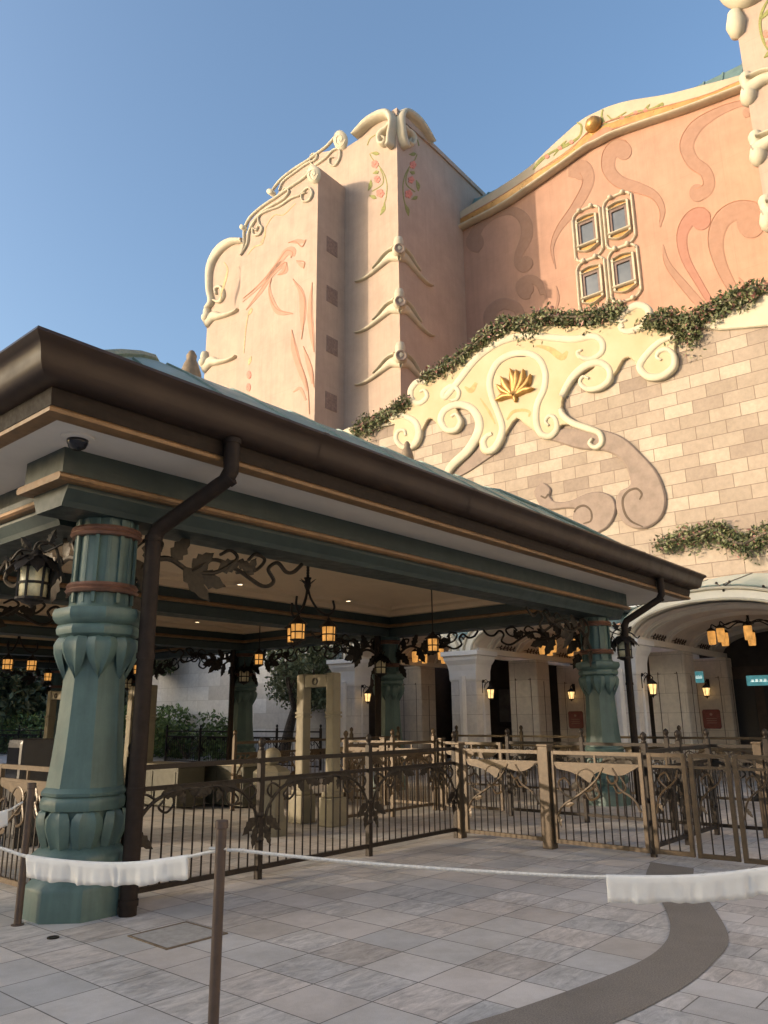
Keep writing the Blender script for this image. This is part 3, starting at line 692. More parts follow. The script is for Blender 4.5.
link('garland_leaves', bm, mat('pale_olive_paint', (.46, .36, .20), .9), tw, MBF)
for x, y in ((252, 832), (250, 885)):
    bm = BM(); disc_px(bm, *Zs(x, y), 2.2, 4.2, Wb, Ob, .03, 12); link('garland_flower', bm, m_rose, tw, MBF)

# ---- salmon wing
PV = 40.5; Wp, Op = WV(PV), OV(PV)
Zp = lambda x, y: (440 + x / 2.3415, y / 2.3415)
zp = lambda l: [Zp(p[0], p[1]) + ((p[2] / 2.3415,) if len(p) > 2 else ()) for p in l]
wg = thing('hotel_wing', 'salmon pink hotel wing with tan swirls, wavy cream cornice and four framed windows', 'building', (PV, 12, 0), 0, None, MBF)
low = [(40, 546), (60, 533), (150, 487), (220, 440), (300, 384), (345, 352), (370, 340), (410, 320), (490, 292), (560, 269), (640, 240), (700, 217), (800, 180), (860, 158)]
upp = [(40, 508), (60, 493), (150, 437), (215, 392), (262, 348), (330, 288), (370, 266), (402, 252), (450, 239), (530, 226), (600, 209), (705, 181), (800, 150), (860, 132)]
lowu = [Wp(*p) for p in cr(zp(low), 4)]; uppu = [Wp(*p) for p in cr(zp(upp), 4)]
bm = BM(); poly = [(lowu[0][0], 0)] + lowu + [(lowu[-1][0], 0)]
prism(bm, poly, 0, -10, Op); link('wing_wall', bm, m_pink, wg, MBF)
bm = BM(); prism(bm, lowu + uppu[::-1], -.5, .25, Op, .05); cn = link('cornice', bm, mat('cream_cornice', (.46, .38, .275), .75, var=.05, scale=1.0, dirt=.1), wg, MBF)
mid = lambda f, off=0: [(a[0], a[1] * (1 - f) + b[1] * f + off) for a, b in zip(low, upp)]
bm = BM(); ribbon(bm, zp([(p[0], p[1], 7) for p in mid(.0)]), Wp, Op, .35, .25, 'round', 4); link('white_moulding', bm, m_cream, cn, MBF, 'all')
bm = BM(); ribbon(bm, zp([(p[0], p[1], q) for p, q in zip(mid(.30), [13, 15, 18, 20, 22, 18, 16, 16, 17, 17, 17, 17, 17, 17])]), Wp, Op, .05, .25, 'flat', 4); link('copper_band', bm, m_copperline, cn, MBF)
bm = BM()
for f in (.50, .17): ribbon(bm, zp([(p[0], p[1], 3) for p in mid(f)]), Wp, Op, .07, .25, 'round', 4)
ribbon(bm, zp([(345, 345, 3), (370, 326, 16), (395, 312, 18), (410, 308, 3)]), Wp, Op, .08, .25, 'flat')
link('cornice_line', bm, m_line, cn, MBF)
bm = BM(); q = on_plane(*Zp(360, 293), MBF, 0, PV - .3); ball(bm, (q.x, q.y, q.z), .55, 10); link('gilded_ball', bm, m_gold, cn, MBF, 'all')
bm = BM()
for l in ([(222, 402, 3), (240, 380, 8), (265, 362, 5), (300, 345, 8), (330, 325, 5), (335, 300, 5), (325, 292, 3)], [(385, 262, 3), (383, 280, 5), (395, 298, 7), (430, 285, 5), (460, 270, 7), (500, 262, 8), (525, 248, 5), (520, 262, 3)], [(395, 275, 3), (410, 285, 4), (440, 268, 3)], [(270, 370, 2), (290, 345, 6), (300, 335, 2)], [(470, 280, 2), (488, 258, 6), (495, 250, 2)]):
    ribbon(bm, zp(l), Wp, Op, .03, .25, 'flat', 5)
link('cornice_garland', bm, m_olive, cn, MBF)
for x, y in ((255, 372), (285, 352), (312, 338), (430, 282), (462, 270), (485, 265)):
    bm = BM(); disc_px(bm, *Zp(x, y), 2.3, 2.0, Wp, Op, .3, 9); link('cornice_flower', bm, m_rose, cn, MBF)
# curved green roof behind the parapet
bm = BM()
for (ua, ub_, zb) in ((Wp(464, 212)[0], Wp(534, 168)[0], Wp(490, 200)[1]), (Wp(660, 100)[0], Wp(768, 60)[0] - 6, Wp(720, 84)[1])):
    pr = [(PV + .6, zb - 2.2), (PV + .8, zb + .6), (PV + 1.6, zb + 2.0), (PV + 3.2, zb + 2.9), (PV + 6, zb + 3.2), (PV + 9, zb + 3.2)]
    for (x0, z0), (x1, z1) in zip(pr, pr[1:]):
        face(bm, [bm.verts.new((x0, ua, z0)), bm.verts.new((x0, ub_, z0)), bm.verts.new((x1, ub_, z1)), bm.verts.new((x1, ua, z1))])
    k = ua
    while k > ub_:
        tube(bm, [(x, k, z + .03) for x, z in pr], .07, 4); k -= 1.1
link('roof', bm, m_roof, wg, MBF)
# swirls
sw = {0: [[(92, 590, 6), (76, 578, 20), (80, 552, 26), (100, 522, 20), (135, 500, 18), (170, 494, 22), (198, 515, 28), (203, 552, 28), (185, 595, 20), (182, 620, 16), (198, 628, 22), (208, 608, 18)], [(312, 416, 24), (318, 394, 32), (340, 395, 34), (347, 430, 26), (318, 485, 22), (280, 535, 14), (263, 580, 8), (271, 630, 3)], [(432, 356, 24), (420, 345, 42), (398, 362, 34), (396, 398, 32), (422, 426, 30), (465, 440, 26), (503, 458, 20), (521, 492, 14), (515, 532, 4)], [(728, 238, 12), (690, 247, 16), (645, 266, 22), (600, 297, 30), (578, 340, 34), (592, 378, 32), (622, 402, 30), (630, 435, 28), (610, 455, 30), (588, 452, 22)], [(735, 540, 30), (742, 508, 56), (705, 492, 46), (664, 512, 42), (646, 560, 38), (658, 620, 30), (690, 685, 24)], [(522, 573, 3), (533, 618, 14), (568, 664, 20), (612, 716, 22)], [(212, 694, 12), (196, 690, 22), (188, 668, 22), (208, 654, 22), (232, 664, 20), (240, 690, 10)], [(160, 755, 10), (125, 768, 30), (118, 735, 30), (145, 712, 28), (178, 720, 26), (192, 745, 18)], [(243, 672, 3), (248, 700, 6), (246, 735, 6)], [(272, 670, 3), (277, 700, 7), (268, 735, 5)], [(738, 255, 8), (718, 262, 18), (720, 275, 12)], [(700, 650, 3), (712, 672, 16), (730, 690, 14)]],
      1: [[(622, 525, 24), (612, 505, 40), (585, 515, 32), (567, 552, 26), (575, 605, 22), (605, 660, 18), (636, 712, 16)]]}
for k, m_ in ((0, m_swirl1), (1, m_swirl2)):
    bm = BM(); b2 = BM()
    for l in sw[k]:
        ribbon(bm, zp(l), Wp, Op, .03, 0, 'flat', 5)
    for x, y, r in ([(82, 567, 21), (330, 398, 22), (430, 354, 19), (603, 452, 19), (728, 522, 33), (203, 616, 15), (205, 676, 15)] if k == 0 else [(611, 514, 23)]): disc_px(bm, *Zp(x, y), r / 2.34, r / 2.34 * 1.1, Wp, Op, .0345, 18)
    link('painted_swirl', bm, m_, wg, MBF); b2.free()
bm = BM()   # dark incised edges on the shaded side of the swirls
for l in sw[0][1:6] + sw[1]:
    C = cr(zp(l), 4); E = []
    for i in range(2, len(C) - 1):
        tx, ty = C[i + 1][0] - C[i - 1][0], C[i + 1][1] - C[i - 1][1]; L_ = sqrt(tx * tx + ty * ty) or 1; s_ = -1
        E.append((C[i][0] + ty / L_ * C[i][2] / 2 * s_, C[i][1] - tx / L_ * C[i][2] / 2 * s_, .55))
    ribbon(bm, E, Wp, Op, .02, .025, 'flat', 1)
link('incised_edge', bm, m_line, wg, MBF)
# windows
wins = [[(581.5, 226.2), (593.6, 221.7), (594.5, 241.9), (582.4, 245.1)], [(612.1, 212.6), (625.1, 208), (627.4, 227.5), (613.4, 231.4)], [(585.4, 277.7), (597.8, 273.5), (599.5, 293.9), (586.7, 296.5)], [(617.3, 265.3), (630.3, 260.5), (631.6, 280.9), (618.2, 284.8)]]
ws = []
for q in wins:
    P = [Wp(*p) for p in q]; uc = sum(p[0] for p in P) / 4; zc_ = sum(p[1] for p in P) / 4
    ws.append((uc, zc_, (abs(P[0][0] - P[1][0]) + abs(P[2][0] - P[3][0])) / 2, (abs(P[0][1] - P[3][1]) + abs(P[1][1] - P[2][1])) / 2))
ww = sum(p[2] for p in ws) / 4; wh = sum(p[3] for p in ws) / 4
uL = (ws[0][0] + ws[2][0]) / 2; uR = (ws[1][0] + ws[3][0]) / 2; zT = (ws[0][1] + ws[1][1]) / 2; zB = (ws[2][1] + ws[3][1]) / 2
idm = lambda x, y: (x, y)
PITCHU, PITCHZ = abs(uL - uR), abs(zT - zB)
def rrect(u, z, hw, hh, r, n=5):
    o = []
    for cx, cy, a0 in ((u + hw - r, z + hh - r, 0), (u - hw + r, z + hh - r, 90), (u - hw + r, z - hh + r, 180), (u + hw - r, z - hh + r, 270)):
        for k in range(n): a = radians(a0 + 90 * k / (n - 1)); o.append((cx + r * cos(a), cy + r * sin(a)))
    return o
for u, z in ((uL, zT), (uR, zT), (uL, zB), (uR, zB)):
    bm = BM(); hw, hh = ww / 2, wh / 2
    for a, b, c, d in ((-hw - .16, -hw, -hh, hh), (hw, hw + .16, -hh, hh), (-hw - .16, hw + .16, hh, hh + .16)): box(bm, PV - .12, PV + .02, u + a, u + b, z + c, z + d)
    wn = link('window', bm, m_wframe, wg, MBF)
    bm = BM(); box(bm, PV - .03, PV + .01, u - hw, u + hw, z - hh, z + hh); link('pane', bm, m_wglass, wn, MBF)
    bm = BM()
    for s in (-1, 1): box(bm, PV - .2, PV, u + s * (hw + .22) - .06, u + s * (hw + .22) + .06, z - hh - .36, z + hh + .42)
    ribbon(bm, [(u - hw - .27, z + hh + .21, .10), (u + hw + .27, z + hh + .21, .10)], idm, Op, .22, 0, 'round')
    ribbon(bm, [(u - hw - .27, z + hh + .42, .10), (u, z + hh + .54, .10), (u + hw + .27, z + hh + .42, .10)], idm, Op, .24, 0, 'round')
    ribbon(bm, [(u - hw - .3, z - hh - .12, .22), (u + hw + .3, z - hh - .12, .22)], idm, Op, .3, 0, 'round')
    ribbon(bm, [(u - hw - .26, z - hh - .36, .10), (u - hw * .75, z - hh - .53, .10), (u - hw * .3, z - hh - .60, .10), (u + hw * .3, z - hh - .60, .10), (u + hw * .75, z - hh - .53, .10), (u + hw + .26, z - hh - .36, .10)], idm, Op, .24, 0, 'round')
    link('window_surround', bm, m_cream, wn, MBF)
    bm = BM(); prism(bm, [(u - hw - .16, z - hh - .24), (u + hw + .16, z - hh - .24), (u + hw + .16, z - hh - .36), (u + hw * .7, z - hh - .49), (u + hw * .3, z - hh - .55), (u - hw * .3, z - hh - .55), (u - hw * .7, z - hh - .49), (u - hw - .16, z - hh - .36)], 0, .06, Op); link('gilded_panel', bm, m_gold, wn, MBF)
    bm = BM(); prism(bm, [(u - hw - .15, z + hh + .27), (u + hw + .15, z + hh + .27), (u + hw + .15, z + hh + .38), (u, z + hh + .48), (u - hw - .15, z + hh + .38)], 0, .05, Op); link('gilded_panel', bm, m_gold, wn, MBF)
    bm = BM(); hw2, hh2 = PITCHU / 2 - .12, PITCHZ / 2 - .02
    c = rrect(u, z - .05, hw2, hh2, .55); c.append(c[0])
    ribbon(bm, [(p[0], p[1], .18) for p in c], idm, Op, .16, 0, 'round', 2)
    for s in (-1, 1):
        for e in (-1, 1): ball(bm, (PV - .16, u + s * (hw2 - .5), z - .05 + e * hh2), .15, 6)
    link('window_border', bm, m_cream, wn, MBF, 'all')

# ---- right tower
RV = 33.0; WR, OR = WV(RV), OV(RV)
uc = WR(748, 100)[0]; zt2 = WR(735, 20)[1]
tr = thing('hotel_tower', 'tan stucco tower with cream corner brackets at the upper right edge', 'building', (RV, uc - 3, 0), 0, None, MBF)
bm = BM(); prism(bm, [(uc, 12), (uc, zt2 + 1.5), (uc - .3, zt2 + 2.5), (uc - 8, zt2 + 4), (uc - 8, 12)], 0, -12, OR); box(bm, RV, RV + 12, uc - 8, uc, 0, 12); link('tower_wall', bm, m_tan, tr, MBF)
for y in (84, 148, 217):
    z = WR(760, y)[1]; bm = BM()
    ribbon(bm, cr([(uc + .1, z - .1, .8), (uc - .7, z + .1, .6), (uc - 1.5, z - .1, .4), (uc - 2.4, z - .38, .34), (uc - 3.2, z - .42, .18), (uc - 3.7, z - .34, .05)], 5), idm, OR, .25, .03, 'round', 2)
    lathe(bm, [(.001, -.85), (.16, -.8), (.32, -.6), (.38, -.3), (.32, .0), (.24, .22), (.27, .5), (.31, .72), (.22, .9), (.001, .95)], 12, (RV + .05, uc - .05, z))
    ribbon(bm, [(uc - .1, z + .5, .2), (uc - .8, z + .45, .2), (uc - 1.5, z + .1, .16)], idm, OR, .3, .05, 'round', 3)
    link('corner_bracket', bm, m_cream, tr, MBF, 'all')
bm = BM(); z = WR(740, 10)[1]
ribbon(bm, [(uc + .3, z + 3, .8), (uc + .1, z + 1.5, 1.0), (uc - .3, z + .6, 1.0), (uc - 1, z + .3, .8), (uc - 1.3, z + 1.0, .6), (uc - .8, z + 1.4, .4)], idm, OR, .5, .05); lathe(bm, [(.001, -1.3), (.3, -1.1), (.45, -.5), (.3, .2), (.001, .4)], 12, (RV, uc, z - .2))
link('corner_scroll', bm, m_cream, tr, MBF, 'all')
bm = BM()
for l in ([(768, 0, 2), (762, 12, 3), (760, 25, 3), (763, 40, 3), (768, 50, 2)], [(764, 58, 1), (768, 54, 4), (772, 48, 1)], [(760, 20, 1), (766, 14, 4), (770, 8, 1)]): ribbon(bm, l, WR, OR, .03, 0, 'flat', 4)
link('garland_leaves', bm, m_olive, tr, MBF)
for x, y in ((766, 34), (769, 44)):
    bm = BM(); disc_px(bm, x, y, 3, 4, WR, OR, .03, 10); link('garland_flower', bm, m_rose, tr, MBF)

# ---- arcade in front of the stone wall
AV = 19.5; PU = [-1.8, 3.05, 7.9, 12.65, 17.3]; CAPZ = 3.45; RISE = .80
ar = thing('arcade', 'pale stone arcade of wide arches on paired piers under the stone wall', 'arcade', (AV, 8, 0), 0, None, MBF)
def arch_pts(u0, u1, grow=0.0, n=20, z0=CAPZ):
    c = (u0 + u1) / 2; a = (u1 - u0) / 2 + grow; b_ = RISE + grow
    return [(c - a * cos(pi * k / n), z0 + b_ * sin(pi * k / n) ** .9) for k in range(n + 1)]
HWP = .44
def pier(u, v, hw, dep, mat_, flare=True, z1=CAPZ):
    bm = BM(); bbox_bev(bm, v, v + dep, u - hw, u + hw, 0, z1 - (.3 if flare else 0), .05); p = link('pier', bm, mat_, ar, MBF)
    if flare:
        bm = BM()
        pr = [(.004, z1 - .85), (.02, z1 - .8), (.03, z1 - .55), (.06, z1 - .38), (.13, z1 - .24), (.15, z1 - .13), (.20, z1 - .11), (.20, z1 + .02), (.02, z1 + .02)]
        rect_sweep(bm, (v, v + dep, u - hw, u + hw), pr); link('capital', bm, m_white, p, MBF)
        bm = BM(); tube(bm, [(v - .03, u, .5), (v - .03, u, z1 - .7)], .10, 8); tube(bm, [(v + dep * .5, u - hw - .005, .5), (v + dep * .5, u - hw - .005, z1 - .9)], .045, 6)
        bbox_bev(bm, v - .08, v + dep + .05, u - hw - .07, u + hw + .07, 0, .45, .03); link('pilaster_strip', bm, m_white, p, MBF, True)
    else:
        bm = BM()
        for s in (-.55, .55):
            tube(bm, cr([(v - .004, u + s * hw, .4), (v - .004, u + s * hw, z1 - .8), (v - .004, u + s * hw * .88, z1 - .66), (v - .004, u + s * hw * .7, z1 - .64)], 4), .010, 4)
        tube(bm, [(v + dep * .5, u - hw - .004, .4), (v + dep * .5, u - hw - .004, z1 - .7)], .012, 4)
        link('incised_line', bm, m_groove, p, MBF)
    return p
for u in PU: pier(u, AV, HWP, .75, m_pier); pier(u, AV + 3.6, .52, .9, m_pierin, False, CAPZ - .05); 
for u in PU: pier(u, AV + 7.4, .66, .6, m_pierin, False, CAPZ - .05)
# spandrel front with scalloped top
for u0, u1 in zip(PU, PU[1:]):
    a0, a1 = u0 + HWP - .05, u1 - HWP + .05
    inn = arch_pts(a0, a1); out_ = arch_pts(a0, a1, .33)
    top = [(u0, CAPZ), (u0, max(CAPZ + .28, out_[0][1]))] + [p for p in out_ if u0 < p[0] < u1 and p[1] > CAPZ + .27] + [(u1, CAPZ + .28), (u1, CAPZ)]
    bm = BM(); prism(bm, [(u0, CAPZ + .02)] + [(p[0], p[1] + .02) for p in inn] + [(u1, CAPZ + .02)] + top[::-1][1:-1], -.35, .05, OV(AV))
    sp_ = link('arch_front', bm, m_archf, ar, MBF)
    bm = BM()
    for g_r, r_ in ((.03, .04), (.30, .045)):
        tube(bm, [(AV - .06, p[0], p[1]) for p in arch_pts(a0, a1, g_r)], r_, 6)
    link('arch_moulding', bm, m_cream, sp_, MBF, 'all')
    # barrel vault with ribs
    bm = BM()
    R0 = arch_pts(a0, a1, -.02); 
    for v0, v1 in ((AV + .2, AV + 8.0),):
        A_ = [bm.verts.new((v0, p[0], p[1])) for p in R0]; B_ = [bm.verts.new((v1, p[0], p[1])) for p in R0]
        for i in range(len(R0) - 1): bm.faces.new((A_[i], A_[i + 1], B_[i + 1], B_[i]))
        for i in range(len(R0) - 1):   # thickness
            pass
    vt = link('vault', bm, m_vault, ar, MBF, 'all')
    bm = BM()
    for v0 in (AV + .75, AV + 2.35, AV + 4.6, AV + 6.4):
        for dv in (0, .3):
            Q = arch_pts(a0, a1, -.05); tube(bm, [(v0 + dv, p[0], p[1]) for p in Q], .055, 4)
    for s, uu in ((1, a0 + .06), (-1, a1 - .06)):
        box(bm, AV + .1, AV + 8, uu - .09, uu + .09, CAPZ - .06, CAPZ + .1)
    link('vault_rib', bm, m_rib, vt, MBF)
    rng = random.Random(int(u0 * 10))      # painted stencil sprigs between the ribs
    for v0 in (AV + 1.2, AV + 2.9, AV + 5.2):
        for side in (0, 1):
            bm = BM(); c = (a0 + a1) / 2; aa = (a1 - a0) / 2 - .05; bb = RISE - .04
            def sp(dv, th_): th_ = th_ if side == 0 else pi - th_; return (v0 + dv, c - aa * cos(th_), CAPZ + bb * max(.01, sin(th_)) ** .9)
            tube(bm, [sp(j * .1, .2 + .03 * sin(j * 1.3)) for j in range(12)], .014, 3)
            for j in range(2, 11, 2):
                tube(bm, [sp(j * .1, .2 + .03 * sin(j * 1.3)), sp(j * .1 + .06, .27), sp(j * .1 + .02, .33)], [.014, .03, .006], 3)
                tube(bm, [sp(j * .1, .2 + .03 * sin(j * 1.3)), sp(j * .1 + .08, .14), sp(j * .1 + .05, .10)], [.014, .022, .005], 3)
            link('stencil_sprig', bm, m_groove, vt, MBF)
    # glass awning shell over the arch
    bm = BM(); o1 = arch_pts(a0, a1, .36); o2 = arch_pts(a0, a1, .48)
    n = len(o1)
    P0 = [(AV - .02, p[0], p[1] + .0) for p in o1]; P1 = [(AV + 2.9, p[0], p[1] + .55) for p in o2]
    for off in (0, .03):
        A_ = [bm.verts.new((p[0], p[1], p[2] + off)) for p in P0]; B_ = [bm.verts.new((p[0], p[1], p[2] + off)) for p in P1]
        for i in range(2, n - 3): bm.faces.new((A_[i], A_[i + 1], B_[i + 1], B_[i]))
    aw = link('glass_awning', bm, m_awn, ar, MBF)
    bm = BM()
    for i in range(3, n - 2, 3):
        tube(bm, [(P0[i][0] - .06, P0[i][1], P0[i][2] - .14), (P0[i][0] + .12, P0[i][1], P0[i][2] + .04)], .03, 5)
        for e in (-1, 1): tube(bm, [(P0[i][0] - .04, P0[i][1], P0[i][2] - .06), (P0[i][0] - .02, P0[i][1] + e * .15, P0[i][2] + .06)], .02, 4); ball(bm, (P0[i][0] - .02, P0[i][1] + e * .15, P0[i][2] + .07), .035, 5)
        tube(bm, [(p[0], p[1], p[2] + .035) for p in (P0[i], P1[i])], .012, 4)
    link('awning_bracket', bm, m_iron, aw, MBF)
# slab that closes the vault tops and the dark hall behind
bm = BM(); box(bm, AV + .45, ZV - .01, PU[0] - .5, PU[-1] + .4, CAPZ + RISE + .1, CAPZ + RISE + .25)
link('arcade_roof', bm, m_white, ar, MBF)
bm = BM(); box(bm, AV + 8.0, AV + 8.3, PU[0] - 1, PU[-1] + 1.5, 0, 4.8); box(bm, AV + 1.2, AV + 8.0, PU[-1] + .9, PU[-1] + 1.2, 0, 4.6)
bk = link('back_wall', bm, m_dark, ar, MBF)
for u0, u1 in zip(PU, PU[1:]):
    for s in (-.25, .25):
        uu = (u0 + u1) / 2 + s * 4.0 + (0 if u0 < 12 else 99)
        if uu > 50: continue
        bm = BM(); box(bm, AV + 7.9, AV + 7.99, uu - .95, uu + .95, 0, 3.1); d_ = link('door', bm, m_door, ar, MBF)
        bm = BM()
        for e in (-.48, .48): box(bm, AV + 7.88, AV + 7.895, uu + e - .34, uu + e + .34, .6, 2.7)
        link('pane', bm, m_black, d_, MBF)
# pictures in the third arch
for k, uu in enumerate((14.4, 15.75)):
    t_ = thing('framed_picture', ('dark framed picture of a pale blurred figure nearer the lantern, in the left arch', 'dark framed picture beside the pale pier, partly hidden, in the left arch')[1 - k], 'picture', (AV + 7.9, uu, 1.3), 0, None, MBF)
    bm = BM(); bbox_bev(bm, AV + 7.8, AV + 7.98, uu - .42, uu + .42, 1.25, 2.75, .03); link('frame', bm, m_black, t_, MBF)
    bm = BM(); box(bm, AV + 7.785, AV + 7.80, uu - .3, uu + .3, 1.38, 2.62); link('canvas', bm, mat('dark_canvas', (.05, .05, .055), .6, col2=(.16, .16, .16), scale=2.2), t_, MBF)
# teal signs
def teal_sign(u, v, z, hw, hh, label):
    t_ = thing('lit_sign', label, 'sign', (v, u, z - hh), 0, None, MBF)
    bm = BM(); bbox_bev(bm, v, v + .08, u - hw, u + hw, z - hh, z + hh, .02); link('panel', bm, m_teal, t_, MBF)
    bm = BM(); rng = random.Random(3)
    n = 9
    for k in range(n):
        uu = u + hw * .8 - k * hw * 1.6 / n
        box(bm, v - .012, v - .002, uu - hw * .12, uu - hw * .02, z - hh * .25, z + hh * (.15 + .2 * rng.random())); box(bm, v - .012, v - .002, uu - hw * .12, uu + hw * .02, z - hh * .28, z - hh * .12)
    link('lettering', bm, m_tealtxt, t_, MBF)
q = on_plane(770, 680, MBF, 0, AV + 4.3); teal_sign(q.y, AV + 4.3, q.z, .62, .14, 'glowing teal sign with pale lettering under the right arch')
q = on_plane(699, 677, MBF, 0, AV + 5.0); teal_sign(q.y, AV + 5.0, q.z, .12, .17, 'small glowing teal sign in the dark gap between the right arch piers')

# ================================================================== PAVILION
A1, B1 = 10.5, 21.4; BSP = 5.35
ER = (-.08, 11.7, 0, B1)                       # eave rectangle (the right overhang is longer)
pv = thing('queue_pavilion', 'open pavilion with bronze gutter, verdigris columns and beams and a hipped green roof', 'pavilion', (5.4, 11.2, 0), 0, None, MP)
bm = BM()
def rz(d):
    P = [(0, 4.28), (.5, 4.62), (1, 4.96), (1.5, 5.33), (2, 5.67), (2.5, 5.97), (3, 6.02), (4, 6.03), (5, 6.035), (6.5, 6.035)]
    for (a, za), (b, zb) in zip(P, P[1:]):
        if d <= b: return za + (zb - za) * (d - a) / (b - a)
    return 6.035
a0, a1, b0, b1 = ER[0] - 1.36, ER[1] + 1.36, -1.36, B1 + 1.36
RS = 1.6
ins = [.32, .6, 1, 1.5, 2, 2.25, 2.5, 2.75, 3, 3.5, 4, 4.6]
rings = [[bm.verts.new(p) for p in ((a0 + d, b0 + d, rz(d)), (a1 - d * RS, b0 + d, rz(d)), (a1 - d * RS, b1 - d, rz(d)), (a0 + d, b1 - d, rz(d)))] for d in ins]
for r0, r1 in zip(rings, rings[1:]):
    for k in range(4): face(bm, [r0[k], r0[(k + 1) % 4], r1[(k + 1) % 4], r1[k]])
face(bm, rings[-1])
rf = link('roof', bm, m_roof, pv, MP)
bm = BM()
for edge in range(2):
    k = .6
    L_ = (a1 - a0) if edge == 0 else (b1 - b0)
    while k < L_:
        pts = []
        for d in ins:
            if d > min(k, (L_ - k) / (RS if edge == 0 else 1)): break
            pts.append((a0 + k, b0 + d, rz(d) + .012) if edge == 0 else (a0 + d, b0 + k, rz(d) + .012))
        if len(pts) > 1: tube(bm, pts, .022, 4)
        k += 1.05
for cx, cy, sx, sy in ((a0, b0, 1, 1), (a1, b0, -RS, 1)): tube(bm, [(cx + sx * d, cy + sy * d, rz(d) + .02) for d in ins], .05, 6)
link('roof_seam', bm, mat('roof_seam_metal', (.115, .18, .16), .45, .1), rf, MP)
# gutter: ogee
bm = BM()
rect_sweep(bm, ER, [(1.10, 4.50), (1.36, 4.50), (1.41, 4.485), (1.42, 4.455), (1.40, 4.43), (1.375, 4.415), (1.35, 4.37), (1.335, 4.32), (1.325, 4.27), (1.30, 4.22), (1.25, 4.185), (1.16, 4.17), (1.0, 4.165), (1.0, 4.46), (1.10, 4.50)])
link('gutter', bm, m_gutter, pv, MP, True)
gp = [(1.36, 4.503), (1.41, 4.49), (1.424, 4.456), (1.40, 4.425), (1.378, 4.41), (1.353, 4.37), (1.338, 4.32), (1.328, 4.27), (1.303, 4.217), (1.252, 4.181), (1.162, 4.166)]
k_ = 1.6
while k_ < 12.5:
    bm = BM()
    R_ = [[bm.verts.new((k_ + e, ER[2] - h - .003, z)) for h, z in gp] for e in (-.035, .035)]
    for i_ in range(len(gp) - 1): face(bm, [R_[0][i_], R_[1][i_], R_[1][i_ + 1], R_[0][i_ + 1]])
    k_ += 2.75; link('gutter_joint', bm, m_gutter, pv, MP, True)
bm = BM(); rect_sweep(bm, ER, [(1.0, 4.163), (1.13, 4.163), (1.125, 4.10), (1.11, 4.022), (1.0, 4.022)]); link('fascia', bm, m_bronze, pv, MP)
bm = BM(); rect_sweep(bm, ER, [(1.0, 4.02), (1.105, 4.02), (1.13, 3.995), (1.125, 3.965), (1.09, 3.95), (1.0, 3.95)]); link('gold_moulding', bm, m_goldp, pv, MP, True)
bm = BM(); rect_sweep(bm, ER, [(1.06, 3.955), (1.06, 4.01), (-.35, 4.01), (-.35, 3.955)], True)
link('soffit', bm, m_soffit, pv, MP)
# beams
HB = .36
def beam(axis, c, s0, s1, main=True):
    mp = (lambda p, q, d: (d, c + p, q)) if axis == 0 else (lambda p, q, d: (c + p, d, q))
    h = HB if main else .26
    z0 = 3.45 if main else 3.6
    bm = BM()
    prism(bm, [(-h + .12, z0), (h - .12, z0), (h - .10, z0 + .05), (h - .04, z0 + .15), (h - .04, z0 + .19), (-h + .04, z0 + .19), (-h + .04, z0 + .15), (-h + .10, z0 + .05)], s0 + .08, s1 - .08, mp)
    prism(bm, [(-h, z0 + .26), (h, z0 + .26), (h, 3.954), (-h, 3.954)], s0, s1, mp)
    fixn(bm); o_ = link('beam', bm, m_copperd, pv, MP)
    bm = BM()
    prism(bm, [(-h - .03, z0 + .19), (h + .03, z0 + .19), (h + .055, z0 + .21), (h + .055, z0 + .24), (h + .03, z0 + .26), (-h - .03, z0 + .26), (-h - .055, z0 + .24), (-h - .055, z0 + .21)], s0 - (.045 if axis == 0 else 0), s1 + .045, mp); fixn(bm)
    link('gold_strip', bm, m_goldp, o_, MP)
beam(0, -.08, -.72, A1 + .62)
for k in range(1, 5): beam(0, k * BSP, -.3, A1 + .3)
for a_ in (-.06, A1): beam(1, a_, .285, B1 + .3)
# coffered ceiling: a vaulted plate per bay, with a cornice step
for k in range(4):
    y0, y1 = k * BSP + HB, (k + 1) * BSP - HB; x0, x1 = HB, A1 - HB
    bm = BM(); R_ = [[bm.verts.new(p) for p in ((x0 + d, y0 + d, z), (x1 - d, y0 + d, z), (x1 - d, y1 - d, z), (x0 + d, y1 - d, z))] for d, z in ((-.02, 3.88), (.16, 3.88), (.18, 3.98), (.40, 4.0), (.42, 4.06), (.9, 4.14), (1.35, 4.18))]
    for r0, r1 in zip(R_, R_[1:]):
        for i in range(4): face(bm, [r0[i], r0[(i + 1) % 4], r1[(i + 1) % 4], r1[i]])
    face(bm, R_[-1]); link('ceiling', bm, m_ceil, pv, MP)
# columns
OR8 = pi / 8
def oct(prof): return [(w_ / 2 / .955, z) for w_, z in prof]
def column_bm():
    bm = BM()
    lathe(bm, oct([(.82, 0), (.82, .22), (.80, .25), (.64, .33), (.64, .345), (.76, .40), (.78, .45), (.76, .49), (.66, .535), (.60, .55), (.60, .60), (.61, .84), (.68, .845), (.70, .88), (.70, .93), (.66, .955), (.69, .965), (.70, .99), (.66, 1.02), (.635, 1.03), (.59, 1.25), (.555, 1.5), (.53, 1.8), (.515, 2.0), (.53, 2.1), (.60, 2.30), (.64, 2.34), (.70, 2.36), (.72, 2.40), (.70, 2.44), (.68, 2.45), (.74, 2.47), (.79, 2.51), (.80, 2.555), (.77, 2.595), (.58, 2.61), (.54, 2.64), (.54, 3.46)]), 8, (0, 0, 0), OR8)
    # vertical flutes on the upper drum
    for k in range(16):
        a = 2 * pi * k / 16; r = .268 if k % 2 else .282
        box(bm, -.018, .018, -.012, .012, 2.65, 3.44, Matrix.Translation((r * cos(a), r * sin(a), 0)) @ Matrix.Rotation(a + pi / 2, 4, 'Z'))
    return bm
